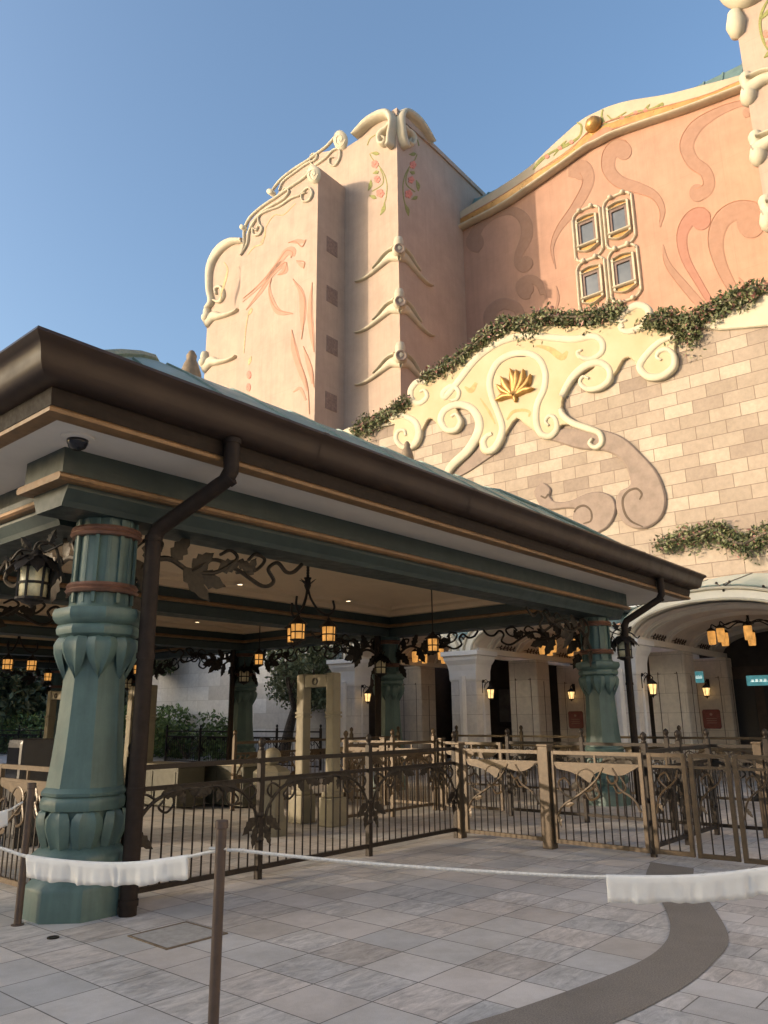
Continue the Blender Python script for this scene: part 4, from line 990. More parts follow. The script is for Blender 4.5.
def petal_bm(up):
    bm = BM()
    n = 8
    for k in range(n):
        a0_ = 2 * pi * k / n + (pi / n)
        if not up:      # hanging acanthus, wide at the top, pointed at the bottom
            prof = [(2.35, .14, .31), (2.325, .28, .36), (2.27, .315, .385), (2.19, .295, .375), (2.11, .22, .345), (2.05, .13, .315), (1.99, .045, .285), (1.96, .002, .275)]
        else:
            prof = [(.85, .08, .33), (.83, .21, .365), (.78, .29, .385), (.71, .30, .38), (.64, .28, .36), (.57, .23, .335), (.53, .21, .32)]
        L, C_, Rr = [], [], []
        for z, w_, r in prof:
            da = w_ / 2 / r * .98
            L.append(bm.verts.new(((r - .035) * cos(a0_ - da), (r - .035) * sin(a0_ - da), z)))
            C_.append((bm.verts.new((r * 1.0 * cos(a0_ - da * .45), r * sin(a0_ - da * .45), z)), bm.verts.new(((r - .022) * cos(a0_), (r - .022) * sin(a0_), z)), bm.verts.new((r * cos(a0_ + da * .45), r * sin(a0_ + da * .45), z))))
            Rr.append(bm.verts.new(((r - .035) * cos(a0_ + da), (r - .035) * sin(a0_ + da), z)))
        for i in range(len(prof) - 1):
            row0 = [L[i], *C_[i], Rr[i]]; row1 = [L[i + 1], *C_[i + 1], Rr[i + 1]]
            for j in range(4): face(bm, [row0[j], row1[j], row1[j + 1], row0[j + 1]])
    return bm
def ring_bm(z_):
    bm = BM()
    for z in (z_,):
        pr = [(.27, z - .05), (.315, z - .045), (.335, z - .02), (.315, z), (.33, z + .02), (.315, z + .045), (.27, z + .05)]
        lathe(bm, pr, 24)
    return bm
def scroll_bm():
    """leafy bronze vine bracket under a beam, growing along +x"""
    bm = BM(); rng = random.Random(5)
    main = cr([(.28, .02, -.62), (.42, -.02, -.36), (.7, .0, -.24), (1.0, .02, -.33), (1.32, 0, -.30), (1.58, -.02, -.12), (1.5, .0, -.03), (1.36, 0, -.10)], 6)
    tube(bm, main, [.034 - .018 * i / len(main) for i in range(len(main))], 6)
    tube(bm, cr([(1.0, .0, -.33), (1.3, .03, -.16), (1.62, .0, -.24), (1.95, -.03, -.38), (2.15, 0, -.30), (2.08, .02, -.16), (2.2, 0, -.07), (2.34, 0, -.16), (2.48, .02, -.14), (2.6, 0, -.03)], 6), .024, 6)
    tube(bm, cr([(1.62, .03, -.26), (1.9, .05, -.20), (2.02, .02, -.06), (1.86, 0, -.02), (1.76, 0, -.10)], 6), .02, 6)
    tube(bm, cr([(.34, -.03, -.5), (.3, .02, -.25), (.45, .04, -.08), (.62, .02, -.08), (.6, 0, -.18)], 6), .022, 6)
    tube(bm, cr([(.28, .03, -.6), (.36, .06, -.8), (.30, .03, -.95)], 5), .02, 6)
    for b, d, L, wd in (((.75, 0, -.25), (.5, 0, .75), .34, .2), ((1.0, 0, -.32), (.75, .1, .6), .36, .2), ((1.05, 0, -.33), (.85, .1, -.25), .42, .24), ((.9, 0, -.3), (.6, -.1, -.75), .46, .24), ((1.35, 0, -.26), (.9, 0, .35), .3, .17), ((.5, 0, -.32), (-.1, .1, .9), .3, .2), ((.38, 0, -.4), (.6, .2, -.7), .36, .22), ((1.75, 0, -.28), (.4, 0, .8), .24, .15), ((.34, .02, -.66), (.4, .3, -.9), .34, .2), ((1.6, 0, -.14), (.9, 0, -.3), .25, .15), ((.31, 0, -.3), (.3, -.2, -.8), .3, .2)):
        leaf(bm, b, d, (0, -1, .1), L, wd, .012)
    return bm
meshes = {}
def shared(name, bm, mt, sm=False):
    me = bpy.data.meshes.new(name); fixn(bm) if sm != 'no' else None; bm.normal_update(); bm.to_mesh(me); bm.free(); me.materials.append(mt)
    if sm is True:
        for p in me.polygons: p.use_smooth = True
        try: me.set_sharp_from_angle(angle=radians(38))
        except Exception: pass
    return me
m_cring = mat('copper_ring_metal', (.22, .115, .08), .4, .35, dirt=.2)
ms = dict(col=shared('column', column_bm(), m_copper, True), hang=shared('acanthus_leaves', petal_bm(False), m_copper, True), up=shared('acanthus_leaves', petal_bm(True), m_copper, True), ring=shared('copper_ring', ring_bm(2.79), m_cring, True), ring2=shared('copper_ring', ring_bm(3.33), m_cring, True), scroll=shared('vine_bracket', scroll_bm(), m_leafb, True))
def inst(name, me, parent, M):
    o_ = bpy.data.objects.new(name, me); COL.objects.link(o_); o_.parent = parent
    o_.matrix_local = WM[parent.name].inverted() @ M if parent is pv else M
    WM[o_.name] = M; return o_
for a_ in (0, A1):
    for k in range(5):
        M = MP @ Matrix.Translation((a_, k * BSP, 0))
        c = inst('column', ms['col'], pv, M)
        inst('acanthus_leaves', ms['hang'], c, I4); inst('acanthus_leaves', ms['up'], c, I4); inst('copper_ring', ms['ring'], c, I4); inst('copper_ring', ms['ring2'], c, I4)
        for rot in ((0, 90) if (a_ == 0) else (180, 90)) + ((-90,) if k > 0 else ()):
            inst('vine_bracket', ms['scroll'], pv, M @ Matrix.Rotation(radians(rot), 4, 'Z') @ Matrix.Translation((0, 0, 3.45)))
# downspouts
def spout(pts, r=.075):
    bm = BM(); P = []
    for i, p in enumerate(pts):
        if 0 < i < len(pts) - 1:
            a, b = Vector(pts[i - 1]), Vector(pts[i + 1]); p = Vector(p)
            for t_ in (.12, .06): P.append(p + (a - p).normalized() * t_)
            for t_ in (.06, .12): P.append(p + (b - p).normalized() * t_)
        else: P.append(Vector(p))
    tube(bm, P, r, 12)
    for i in range(len(pts) - 1):
        a, b = Vector(pts[i]), Vector(pts[i + 1]); L_ = (b - a).length
        for t_ in ((.02,) if L_ < 1.5 else (.02, .35, .7, .97)):
            c = a + (b - a) * t_; dd = (b - a).normalized(); tube(bm, [c - dd * .025, c + dd * .025], r * 1.14, 12)
    link('downspout', bm, m_bronze, pv, MP, True)
    return
qd = on_plane(231, 470, MP, 1, -1.2); ax = qd.x
spout([(ax, -1.2, 4.16), (ax, -1.2, 3.80), (.22, -.47, 3.33), (.22, -.47, 0)], .075)
ax = on_plane(661, 590, MP, 1, -1.2).x
spout([(ax, -1.2, 4.16), (ax, -1.2, 3.8), (A1 + .22, -.52, 3.35), (A1 + .22, -.52, 0)], .066)
for a_, k in ((A1 - .5, 1), (A1 - .5, 2)):
    bm = BM(); tube(bm, [(a_, k * BSP - .1, 3.5), (a_, k * BSP - .1, 0)], .075, 10); link('downspout', bm, m_bronze, pv, MP, True)
# ridge finials
def finial(px, py, b, s):
    q = on_plane(px, py, MP, 1, b); bm = BM(); zb = q.z - s
    lathe(bm, [(.16 * s, -.2), (.18 * s, 0), (.15 * s, .12 * s), (.2 * s, .28 * s), (.2 * s, .5 * s), (.13 * s, .72 * s), (.09 * s, .8 * s), (.1 * s, .88 * s), (.05 * s, .97 * s), (.001, s)], 10, (q.x, q.y, zb))
    link('finial', bm, mat('aged_gilt', (.22, .16, .10), .55, .3), rf, MP, True)
finial(192, 350, 4.0, .95); finial(407, 441, 4.6, .85)
# ceiling downlights
bm = BM(); lathe(bm, [(.05, 0), (.05, .012), (.001, .012)], 10)
dm = bpy.data.meshes.new('downlight'); bm.to_mesh(dm); bm.free(); dm.materials.append(m_down)
bm = BM(); lathe(bm, [(.05, .0), (.075, -.004), (.08, .01), (.05, .016)], 12); dr = bpy.data.meshes.new('trim_ring'); bm.to_mesh(dr); bm.free(); dr.materials.append(m_soffit)
for k in range(4):
    for i, fx in enumerate((.22, .5, .78)):
        for j, fy in enumerate((.16, .84)):
            pos = ('left', 'middle', 'right')[i] + (' near' if j == 0 else ' far')
            t_ = thing('downlight', 'small lit recessed downlight set in the coffered pavilion ceiling', 'light', (A1 * fx, k * BSP + BSP * fy, 4.01), 0, 'recessed ceiling downlights', MP)
            for nme, me in (('lamp', dm), ('trim_ring', dr)):
                c = bpy.data.objects.new(nme, me); COL.objects.link(c); c.parent = t_
# dome camera on the soffit
q = on_plane(78, 437, MP, 2, 3.955)
t_ = thing('dome_camera', 'black dome security camera on the pavilion soffit at the front corner', 'camera', (q.x, q.y, 3.80), 0, None, MP)
bm = BM(); lathe(bm, [(.14, 3.955), (.14, 3.935), (.10, 3.925), (.001, 3.925)], 20, (q.x, q.y, 0)); link('mounting_plate', bm, m_soffit, t_, MP, True)
bm = BM(); lathe(bm, [(.09, 3.925), (.088, 3.90), (.07, 3.86), (.035, 3.838), (.001, 3.833)], 20, (q.x, q.y, 0)); link('dome', bm, m_smoke, t_, MP, 'all')

# ================================================================== LAMPS
def lantern_parts(root, z, glass, hot=True, s=1.0, x=0.0, y=0.0, leafroof=False):
    """hexagonal lantern hanging with its roof top at z"""
    bm = BM()
    if leafroof:
        for k in range(9):
            a = 2 * pi * k / 9; leaf(bm, (x + .03 * s * cos(a), y + .03 * s * sin(a), z), (cos(a), sin(a), -.62), (cos(a) * .6, sin(a) * .6, 1), .27 * s, .17 * s, .008, -.25)
        lathe(bm, [(.001, .05 * s), (.03 * s, .03 * s), (.05 * s, 0), (.12 * s, -.08 * s), (.11 * s, -.10 * s), (.04 * s, -.06 * s)], 12, (x, y, z))
    else:
        lathe(bm, [(.001, .05 * s), (.025 * s, .03 * s), (.04 * s, 0), (.10 * s, -.05 * s), (.165 * s, -.10 * s), (.16 * s, -.115 * s), (.05 * s, -.09 * s)], 8, (x, y, z))
    zg = z - .115 * s; hg = .25 * s; rg = .115 * s
    for k in range(6):
        a = pi / 6 + 2 * pi * k / 6; tube(bm, [(x + rg * 1.04 * cos(a), y + rg * 1.04 * sin(a), zg + .01), (x + rg * .98 * cos(a), y + rg * .98 * sin(a), zg - hg)], .011 * s, 4)
    for zz, rr in ((zg - hg, rg * 1.12), (zg - hg * .5, rg * 1.03)):
        lathe(bm, [(rr * .9, -.012 * s), (rr, -.008 * s), (rr, .008 * s), (rr * .9, .012 * s)], 12, (x, y, zz))
    lathe(bm, [(rg * .95, 0), (rg * .7, -.03 * s), (.02 * s, -.05 * s), (.001, -.075 * s)], 10, (x, y, zg - hg))
    l = link('lantern', bm, m_ironb, root, I4)
    bm = BM(); lathe(bm, [(rg * .9, -hg), (rg * .96, 0)], 12, (x, y, zg)); link('glass', bm, glass, l, I4, 'all')
    if hot:
        bm = BM(); ball(bm, (x, y, zg - hg * .5), rg * 1.0, 8); b = bm
        bmesh.ops.scale(b, vec=(.55, .55, 1.0), verts=b.verts, space=Matrix.Translation((-x, -y, -(zg - hg * .5))))
        link('flame', b, m_lamphot, l, I4, 'all')
    return l
# --- three-lamp chandelier (top at z=0)
def make_chandelier(label):
    r = thing('chandelier', label, 'lamp', (0, 0, 0), 0, 'three-lantern chandeliers in the pavilion bays')
    bm = BM(); tube(bm, [(0, 0, 0), (0, 0, -.22)], .012, 5)
    for k in range(4): lathe(bm, [(.022, -.03), (.03, 0), (.022, .03)], 6, (0, 0, -.06 - .05 * k))
    lathe(bm, [(.05, 0), (.05, -.02), (.02, -.05)], 10, (0, 0, 0)); link('chain', bm, m_ironb, r)
    bm = BM(); lathe(bm, [(.02, .0), (.07, .10), (.05, .06), (.06, -.04), (.03, -.12), (.001, -.16)], 8, (0, 0, -.34))
    for k in range(6): a = k * pi / 3; leaf(bm, (.04 * cos(a), .04 * sin(a), -.36), (cos(a), sin(a), 1.2), (cos(a), sin(a), 0), .14, .07, .006, .3)
    for k in range(3):
        a = 2 * pi * k / 3 + .5; c_, s_ = cos(a), sin(a)
        P = cr([(0, 0, -.40), (.06 * c_, .06 * s_, -.60), (.20 * c_, .20 * s_, -.80), (.36 * c_, .36 * s_, -.86), (.46 * c_, .46 * s_, -.76), (.44 * c_, .44 * s_, -.62)], 5); tube(bm, P, .02, 6)
        tube(bm, [(.37 * c_, .37 * s_, -.86), (.37 * c_, .37 * s_, -.95)], .01, 5)
    link('arms', bm, m_ironb, r, I4, True)
    for k in range(3):
        a = 2 * pi * k / 3 + .5; lantern_parts(r, -.96, m_lampglass, True, 1.0, .37 * cos(a), .37 * sin(a))
    return r
CZ = 4.16
ch = make_chandelier('three-lantern chandelier in the nearest pavilion bay, hanging before the front fence')
place(ch, (A1 / 2, BSP * .5, CZ), .95, MP)
for k, lab in ((1, 'three-lantern chandelier in the second pavilion bay, partly behind the big column'), (2, 'three-lantern chandelier in the third pavilion bay, seen left of the big column'), (3, 'three-lantern chandelier in the farthest pavilion bay before the dark trees')):
    place_copy(ch, (A1 / 2, BSP * (k + .5), CZ), .35 + .4 * k, lab, MP)
# --- single hanging lantern on a long rod
hl = thing('hanging_lantern', 'single amber lantern on a thin rod in the right half of the nearest pavilion bay', 'lamp', (0, 0, 0), 0, 'single rod lanterns in the pavilion bays')
bm = BM(); tube(bm, [(0, 0, 0), (0, 0, -.93)], .013, 5); lathe(bm, [(.05, 0), (.05, -.02), (.015, -.05)], 10); link('rod', bm, m_ironb, hl)
lantern_parts(hl, -.93, m_lampglass)
place(hl, (8.75, BSP * .5, CZ), 0, MP)
for (a_, k, lab) in ((2.15, 0, 'single rod lantern just behind the tall bronze downspout, nearest bay'), (8.75, 1, 'single rod lantern beside the dark far column in the second bay'), (2.15, 1, 'single rod lantern in the second bay hidden behind the big column'), (8.75, 2, 'single rod lantern in the third bay near the dark trees'), (2.15, 2, 'single rod lantern at the left edge in the third bay'), (8.75, 3, 'single rod lantern in the farthest bay near the dark trees')):
    place_copy(hl, (a_, BSP * (k + .5), CZ), .3 * k, lab, MP)
# --- bracket lantern on columns (arm along +x from the column axis)
bl = thing('bracket_lantern', 'unlit cream lantern with leafy bronze roof on the big front column', 'lamp', (0, 0, 0), 0, 'leaf-roofed lanterns on the columns')
bm = BM()
tube(bm, cr([(.27, 0, -.22), (.33, 0, .02), (.40, 0, .10), (.52, 0, .12), (.56, 0, .04), (.53, 0, .0)], 5), .014, 6)
tube(bm, cr([(.27, .02, .1), (.36, .02, .05), (.46, 0, .02), (.5, .02, .08), (.43, .0, .1)], 5), .011, 5)
tube(bm, cr([(.27, -.02, -.1), (.32, -.04, -.02), (.36, -.03, -.1), (.31, -.02, -.18)], 5), .01, 5)
tube(bm, cr([(.53, 0, .02), (.68, .02, .04), (.78, 0, -.06), (.84, 0, -.02)], 5), .013, 5); leaf(bm, (.3, 0, -.1), (.25, .1, -1), (0, -1, 0), .24, .1, .008); leaf(bm, (.42, 0, .1), (-.3, 0, 1), (0, -1, 0), .16, .1, .008); leaf(bm, (.6, 0, .05), (.6, .1, .7), (0, -1, 0), .16, .1, .008)
link('bracket_arm', bm, m_leafb, bl)
L_ = lantern_parts(bl, 0.0, m_lampoff, False, 1.2, .53, 0, True)
zl = 3.16
place(bl, (-.09, .11, zl), radians(129), MP)
for a_, k, rot, lab in ((A1, 0, -60, 'leaf-roofed lantern on the right-hand front column by the arch'), (A1, 1, 200, 'leaf-roofed lantern on the column in front of the white piers'), (A1, 2, 230, 'leaf-roofed lantern on the dark column before the bushy tree'), (A1, 3, 200, 'leaf-roofed lantern on the farther column behind the downspout')):
    place_copy(bl, (a_, k * BSP, zl - (.15 if k else .05)), radians(rot), lab, MP)
# --- wall lanterns on the piers (arm along +x from wall)
wl = thing('wall_lantern', 'lit wall lantern on the side of the second pale pier', 'lamp', (0, 0, 0), 0, 'lit wall lanterns on the arcade piers')
bm = BM(); box(bm, 0, .025, -.05, .05, -.16, .22)
tube(bm, cr([(.02, 0, -.1), (.08, 0, .08), (.2, 0, .16), (.28, 0, .1), (.25, 0, .03)], 5), .014, 5); tube(bm, cr([(.02, 0, .15), (.1, 0, .22), (.16, 0, .17), (.11, 0, .12), (.07, 0, .16)], 5), .01, 5)
link('bracket_arm', bm, m_ironb, wl)
bm = BM(); lathe(bm, [(.001, .08), (.03, .06), (.05, .03), (.14, -.05), (.13, -.06), (.05, -.05)], 6, (.25, 0, 0))
for k in range(6):
    a = k * pi / 3; tube(bm, [(.25 + .125 * cos(a), .125 * sin(a), -.06), (.25 + .085 * cos(a), .085 * sin(a), -.32)], .009, 4)
lathe(bm, [(.09, 0), (.085, -.02), (.03, -.04), (.001, -.1)], 6, (.25, 0, -.32)); l_ = link('lantern', bm, m_ironb, wl)
bm = BM(); lathe(bm, [(.078, -.31), (.115, -.07)], 6, (.25, 0, 0)); link('glass', bm, m_lampwall, l_)
bm = BM(); ball(bm, (.25, 0, -.2), .05, 6); link('flame', bm, m_lamphot, l_)
names = {3.05: 'far right pier outside the right arch', 7.9: 'right pier beside the bronze downspout', 12.65: 'middle pier under the left-hand dark column bracket', 17.3: 'left pier beside the bushy tree'}
first = True
for u in (12.65, 17.3, 7.9, 3.05):
    for v, row, hw in ((AV + .38, 'front pale pier: ', HWP), (AV + 7.4 - .0, 'deep tan pier: ', .0)):
        lab = 'lit wall lantern on the ' + row + names[u]
        loc = (v, u - hw, 2.42) if row[0] == 'f' else (v, u, 2.5)
        rot = radians(-90) if row[0] == 'f' else radians(180)
        if first: place(wl, loc, rot, MBF); wl['label'] = lab; first = False
        else: place_copy(wl, loc, rot, lab, MBF)
# red plaques below the deep lanterns
pq = None
for u in (12.65, 7.9, 3.05):
    lab = 'dark red plaque on the deep ' + names[u]
    if pq is None:
        pq = thing('wall_plaque', lab, 'plaque', (0, 0, 0), 0, 'red plaques on the deep piers')
        bm = BM(); c = [(-.28, .0), (-.28, .5), (-.24, .55), (.24, .55), (.28, .5), (.28, 0), (.24, -.05), (-.24, -.05)]
        prism(bm, c, 0, .05, lambda p, q, d: (-d, p, q), .015); pp = link('board', bm, m_plaque, pq)
        bm = BM(); lathe(bm, [(.045, 0), (.045, .01), (.001, .012)], 10, (0, 0, 0), 0, Matrix.Translation((-.05, 0, .4)) @ Matrix.Rotation(-pi / 2, 4, 'Y')); 
        for k in range(3): box(bm, -.056, -.049, -.16, .16, .12 + .07 * k, .135 + .07 * k)
        link('emblem', bm, mat('plaque_emblem', (.42, .25, .2), .6), pp)
        place(pq, (AV + 7.4, u, 1.2), 0, MBF)
    else: place_copy(pq, (AV + 7.4, u, 1.2), 0, lab, MBF)
# --- arcade chandeliers: rings of amber tubes
def arcade_chandelier(label):
    r = thing('arcade_chandelier', label, 'lamp', (0, 0, 0), 0, 'ring chandeliers under the arches')
    bm = BM(); tube(bm, [(0, 0, 0), (0, 0, -.5)], .035, 8); lathe(bm, [(.12, 0), (.12, -.03), (.03, -.08)], 12)
    lathe(bm, [(.05, .06), (.14, .02), (.14, -.02), (.05, -.06)], 12, (0, 0, -.46))
    for k in range(8):
        a = 2 * pi * k / 8 + .2; c_, s_ = cos(a), sin(a)
        tube(bm, cr([(0, 0, -.46), (.4 * c_, .4 * s_, -.40), (.75 * c_, .75 * s_, -.52), (.92 * c_, .92 * s_, -.44), (.95 * c_, .95 * s_, -.58)], 4), .018, 5)
        lathe(bm, [(.02, .1), (.12, .03), (.12, .0), (.02, .02)], 8, (.95 * c_, .95 * s_, -.62))
    link('arms', bm, m_ironb, r)
    for k in range(8):
        a = 2 * pi * k / 8 + .2; bm = BM(); lathe(bm, [(.09, -.36), (.105, -.18), (.10, .0)], 10, (.95 * cos(a), .95 * sin(a), -.62)); sh = link('lamp_shade', bm, m_lampglass, r, I4, 'all')
        bm = BM(); ball(bm, (.95 * cos(a), .95 * sin(a), -.80), .085, 6, None, 1.6); link('flame', bm, m_lamphot, sh)
    return r
ac = arcade_chandelier('ring chandelier of amber lamps hanging under the wide right arch')
CHV = AV + 2.9
place(ac, (CHV, 5.35, 4.42), 0, MBF)
for u, v, lab in ((10.45, CHV, 'ring chandelier of amber lamps under the middle arch, partly behind the right column'), (15.35, CHV, 'ring chandelier of amber lamps under the left arch behind the mid column'), (10.45, AV + 5.9, 'dim ring chandelier deeper inside the middle arch passage')):
    place_copy(ac, (v, u, 4.42 if v == CHV else 4.3), .35, lab, MBF)

# ================================================================== FENCES AND GATES
def leaf_plate(bm, pts, y=0.0, th=.012): prism(bm, pts, -th, th, lambda p, q, d: (p, y + d, q))
def add_panel(run, L, x0, M, fmat, orn, n=None):
    bm = BM()
    for z0, z1, hy in ((.09, .135, .02), (.955, .995, .018), (1.145, 1.19, .024)): box(bm, x0, x0 + L, -hy, hy, z0, z1)
    n = n or int(L / .115)
    for i in range(1, n):
        x = x0 + L * i / n; e = abs(i / n - .5) * 2
        top = .955 - (.10 if e < .75 else 0); tube(bm, [(x, 0, .12), (x, 0, .96)], .0095, 5)
    o_ = link('panel', bm, fmat, run, M)
    bm = BM()
    for s in (0, 1):
        fx = lambda t_: x0 + (t_ if s == 0 else L - t_)
        tube(bm, cr([(fx(.02), -.02, .50), (fx(.06), -.02, .68), (fx(.2), -.02, .84), (fx(.4), -.02, .93), (fx(.62), -.02, .95)], 5), .017, 6)
        tube(bm, cr([(fx(.25), -.02, .87), (fx(.12), -.02, .93), (fx(.05), -.02, .86), (fx(.11), -.02, .79), (fx(.18), -.02, .83)], 5), .012, 5)
        tube(bm, cr([(fx(.42), -.02, .92), (fx(.44), -.02, .82), (fx(.36), -.02, .75), (fx(.28), -.02, .80), (fx(.33), -.02, .86)], 5), .012, 5)
        for b, d, l_, w_ in (((fx(.04), -.02, .60), ((1 if s == 0 else -1) * .75, 0, -.6), .24, .12), ((fx(.03), -.02, .52), ((1 if s == 0 else -1) * .3, 0, -1), .22, .1), ((fx(.3), -.02, .92), ((1 if s == 0 else -1), 0, .1), .26, .13), ((fx(.6), -.02, .95), ((1 if s == 0 else -1), 0, -.35), .24, .12), ((fx(.5), -.02, .95), ((1 if s == 0 else -1) * .2, 0, -.5), .16, .1)):
            leaf(bm, b, d, (0, -1, 0), l_, w_, .008)
    tube(bm, [(x0 + .5, -.02, .95), (x0 + L / 2, -.02, .945), (x0 + L - .5, -.02, .95)], .014, 5)
    link('vine_ornament', bm, orn, o_, M)
def add_post(run, x, M, fmat, w_=.032, h=1.27, y=0.0):
    bm = BM(); bbox_bev(bm, x - w_, x + w_, y - w_, y + w_, 0, h, .005); 
    for z in (.62, .38): lathe(bm, [(w_ * 1.2, -.03), (w_ * 1.6, 0), (w_ * 1.2, .03)], 8, (x, y, z))
    p = link('post', bm, fmat, run, M)
    bm = BM(); lathe(bm, [(.03, 0), (.034, .015), (.022, .03), (.03, .045), (.042, .075), (.036, .105), (.018, .125), (.001, .135)], 10, (x, y, h)); link('ball_finial', bm, fmat, p, M, 'all')
def fence_run(label, x0, x1, npan, M, loc, fmat=m_iron, orn=m_leafb, first=True, last=True, posts=None):
    t_ = thing('iron_fence', label, 'fence', loc, 0, None, M)
    xs = posts or [x0 + (x1 - x0) * i / npan for i in range(npan + 1)]
    for i, (a, b) in enumerate(zip(xs, xs[1:])): add_panel(t_, b - a - .06, a + .03, M, fmat, orn)
    for i, x in enumerate(xs):
        if (i == 0 and not first) or (i == len(xs) - 1 and not last): continue
        add_post(t_, x, M, fmat)
    return t_
FM = MP @ Matrix.Translation((0, -.17, 0))
fence_run('long dark bronze fence with leafy scrolls running right from the big column', .33, 5.42, 3, FM, (2.9, 0, 0), posts=[.34, 1.90, 3.62, 5.42])
def TB(a_, b_): return MP @ Matrix.Translation((a_, b_, 0)) @ Matrix.Rotation(-pi / 2, 4, 'Z')       # x runs along -b
def TA(a_, b_): return MP @ Matrix.Translation((a_, b_, 0))
# gates (built along +x from the hinge)
def make_gate(label, Wd, leafy=True, group='bronze gates in the queue lines'):
    g_ = thing('gate', label, 'gate', (0, 0, 0), 0, group); H_ = 1.17; e = .024
    bm = BM()
    for x0, x1, z0, z1 in ((0, 2 * e, .07, H_), (Wd - 2 * e, Wd, .07, H_)): bbox_bev(bm, x0, x1, -e, e, z0, z1, .004)
    box(bm, 2 * e, Wd - 2 * e, -e + .003, e - .003, H_ - .045, H_ - .001); box(bm, 2 * e, Wd - 2 * e, -e + .003, e - .003, .072, .12); box(bm, 2 * e, Wd - 2 * e, -.016, .016, H_ - .165, H_ - .135); box(bm, Wd / 2 - .012, Wd / 2 + .012, -.012, .012, H_ - .135, H_ - .045)
    link('frame', bm, m_gatep, g_)
    bm = BM(); n = max(3, int(round((Wd - .1) / .105)))
    for i in range(1, n): x = 2 * e + (Wd - 4 * e) * i / n; tube(bm, [(x, 0, .11), (x, 0, H_ - .15)], .0088, 5)
    link('bars', bm, m_iron, g_)
    bm = BM(); h = H_ - .165
    if leafy:
        k = Wd / 1.25
        leaf_plate(bm, cr([(.06, h), (.10 * k, h - .05), (.24 * k, h - .075), (.40 * k, h - .12), (.54 * k, h - .20), (.59 * k, h - .13), (.68 * k, h - .07), (.86 * k, h - .105), (1.0 * k, h - .095), (1.12 * k, h - .04), (Wd - .06, h)], 4), -.012)
        for c in ([(.06, -.02, h - .62), (.16 * k, -.02, h - .48), (.4 * k, -.02, h - .34), (.62 * k, -.02, h - .18), (.74 * k, -.02, h - .02)], [(.3 * k, -.02, h - .4), (.16 * k, -.02, h - .34), (.1 * k, -.02, h - .22), (.2 * k, -.02, h - .16), (.27 * k, -.02, h - .24)], [(.62 * k, -.02, h - .2), (.66 * k, -.02, h - .34), (.54 * k, -.02, h - .40), (.48 * k, -.02, h - .32)], [(.86 * k, -.02, h - .02), (.92 * k, -.02, h - .14), (.84 * k, -.02, h - .2), (.78 * k, -.02, h - .12)], [(Wd - .06, -.02, h - .5), (Wd - .14, -.02, h - .36), (Wd - .3, -.02, h - .26), (Wd - .36, -.02, h - .16)]):
            tube(bm, cr(c, 5), .015, 5)
        tube(bm, cr([(.5 * k + .13 * cos(q_ * .7), -.022, h - .17 + .13 * sin(q_ * .7)) for q_ in range(10)], 2), .011, 5); tube(bm, cr([(.95 * k, -.02, h - .1), (1.02 * k, -.02, h - .24), (.92 * k, -.02, h - .3), (.86 * k, -.02, h - .22)], 5), .011, 5)
        leaf(bm, (.16 * k, -.02, h - .48), (.8, 0, .15), (0, -1, 0), .17, .07, .006); leaf(bm, (.07, -.02, h - .6), (.3, 0, -1), (0, -1, 0), .15, .06, .006)
    else:
        for c in ([(.06, -.02, h - .5), (.12, -.02, h - .3), (.3, -.02, h - .14), (Wd - .1, -.02, h - .02)], [(.2, -.02, h - .22), (.12, -.02, h - .12), (.2, -.02, h - .05), (.25, -.02, h - .14)]): tube(bm, cr(c, 5), .011, 5)
        leaf(bm, (.08, -.02, h - .38), (.6, 0, -.8), (0, -1, 0), .12, .05, .006)
    link('vine_ornament', bm, m_gatep, g_)
    return g_
def gate_post(label, a_, b_, w_=.065, h=1.22):
    t_ = thing('gate_post', label, 'post', (a_, b_, 0), 0, 'square bronze gate posts', MP)
    bm = BM(); bbox_bev(bm, a_ - w_, a_ + w_, b_ - w_, b_ + w_, 0, h, .006); link('shaft', bm, m_gatep, t_, MP)
    bm = BM(); bbox_bev(bm, a_ - w_ - .012, a_ + w_ + .012, b_ - w_ - .012, b_ + w_ + .012, h, h + .03, .008); link('cap', bm, m_gatep, t_, MP)
g1 = make_gate('wide bronze leaf gate nearest the long fence corner', 1.22); place(g1, (5.46, -.30, 0), -pi / 2, MP)
place_copy(g1, (5.42, -1.68, 0), -pi / 2 - .02, 'wide bronze leaf gate just right of the golden square post', MP)
gate_post('square bronze post at the right end of the long fence', 5.46, -.2); gate_post('golden square post between the two wide leaf gates', 5.42, -1.60, .07, 1.22)
g2 = make_gate('narrow bronze gate directly right of the wide leaf gates', .44, False, 'narrow bronze lane gates'); place(g2, (5.42, -2.95, 0), -pi / 2 + .05, MP)
for i, (b_, lab) in enumerate(((-3.43, 'second narrow lane gate right of the wide leaf gates'), (-3.91, 'third narrow lane gate, above the right white cloth'), (-4.39, 'narrow lane gate cut by the right photo edge'), (-4.87, 'narrow lane gate just outside the right edge'))):
    place_copy(g2, (5.42, b_, 0), -pi / 2 + (.09, .05, .08, .04)[i], lab, MP)
# second row behind, with posts
for i, b_ in enumerate((4.55, 3.2, 1.85, .5, -.85, -2.2, -3.55, -4.9, -6.25)):
    if i in (3, 4, 5): continue
    lab = ('left end of the second gate row by the green column', 'second gate row, before the framed pictures', 'second gate row, left of the middle white pier', 'second gate row, in front of the middle white pier', 'second gate row, behind the corner of the long fence', 'second gate row, behind the golden post', 'second gate row, behind the narrow lane gates', 'second gate row, below the right red plaque', 'second gate row, at the right photo edge')[i]
    place_copy(g1, (7.9, b_, 0), -pi / 2, 'bronze leaf gate in the ' + lab, MP, 'bronze gates in the queue lines')
    gate_post('square post in the ' + lab, 7.9, b_ + .065, .055, 1.2)
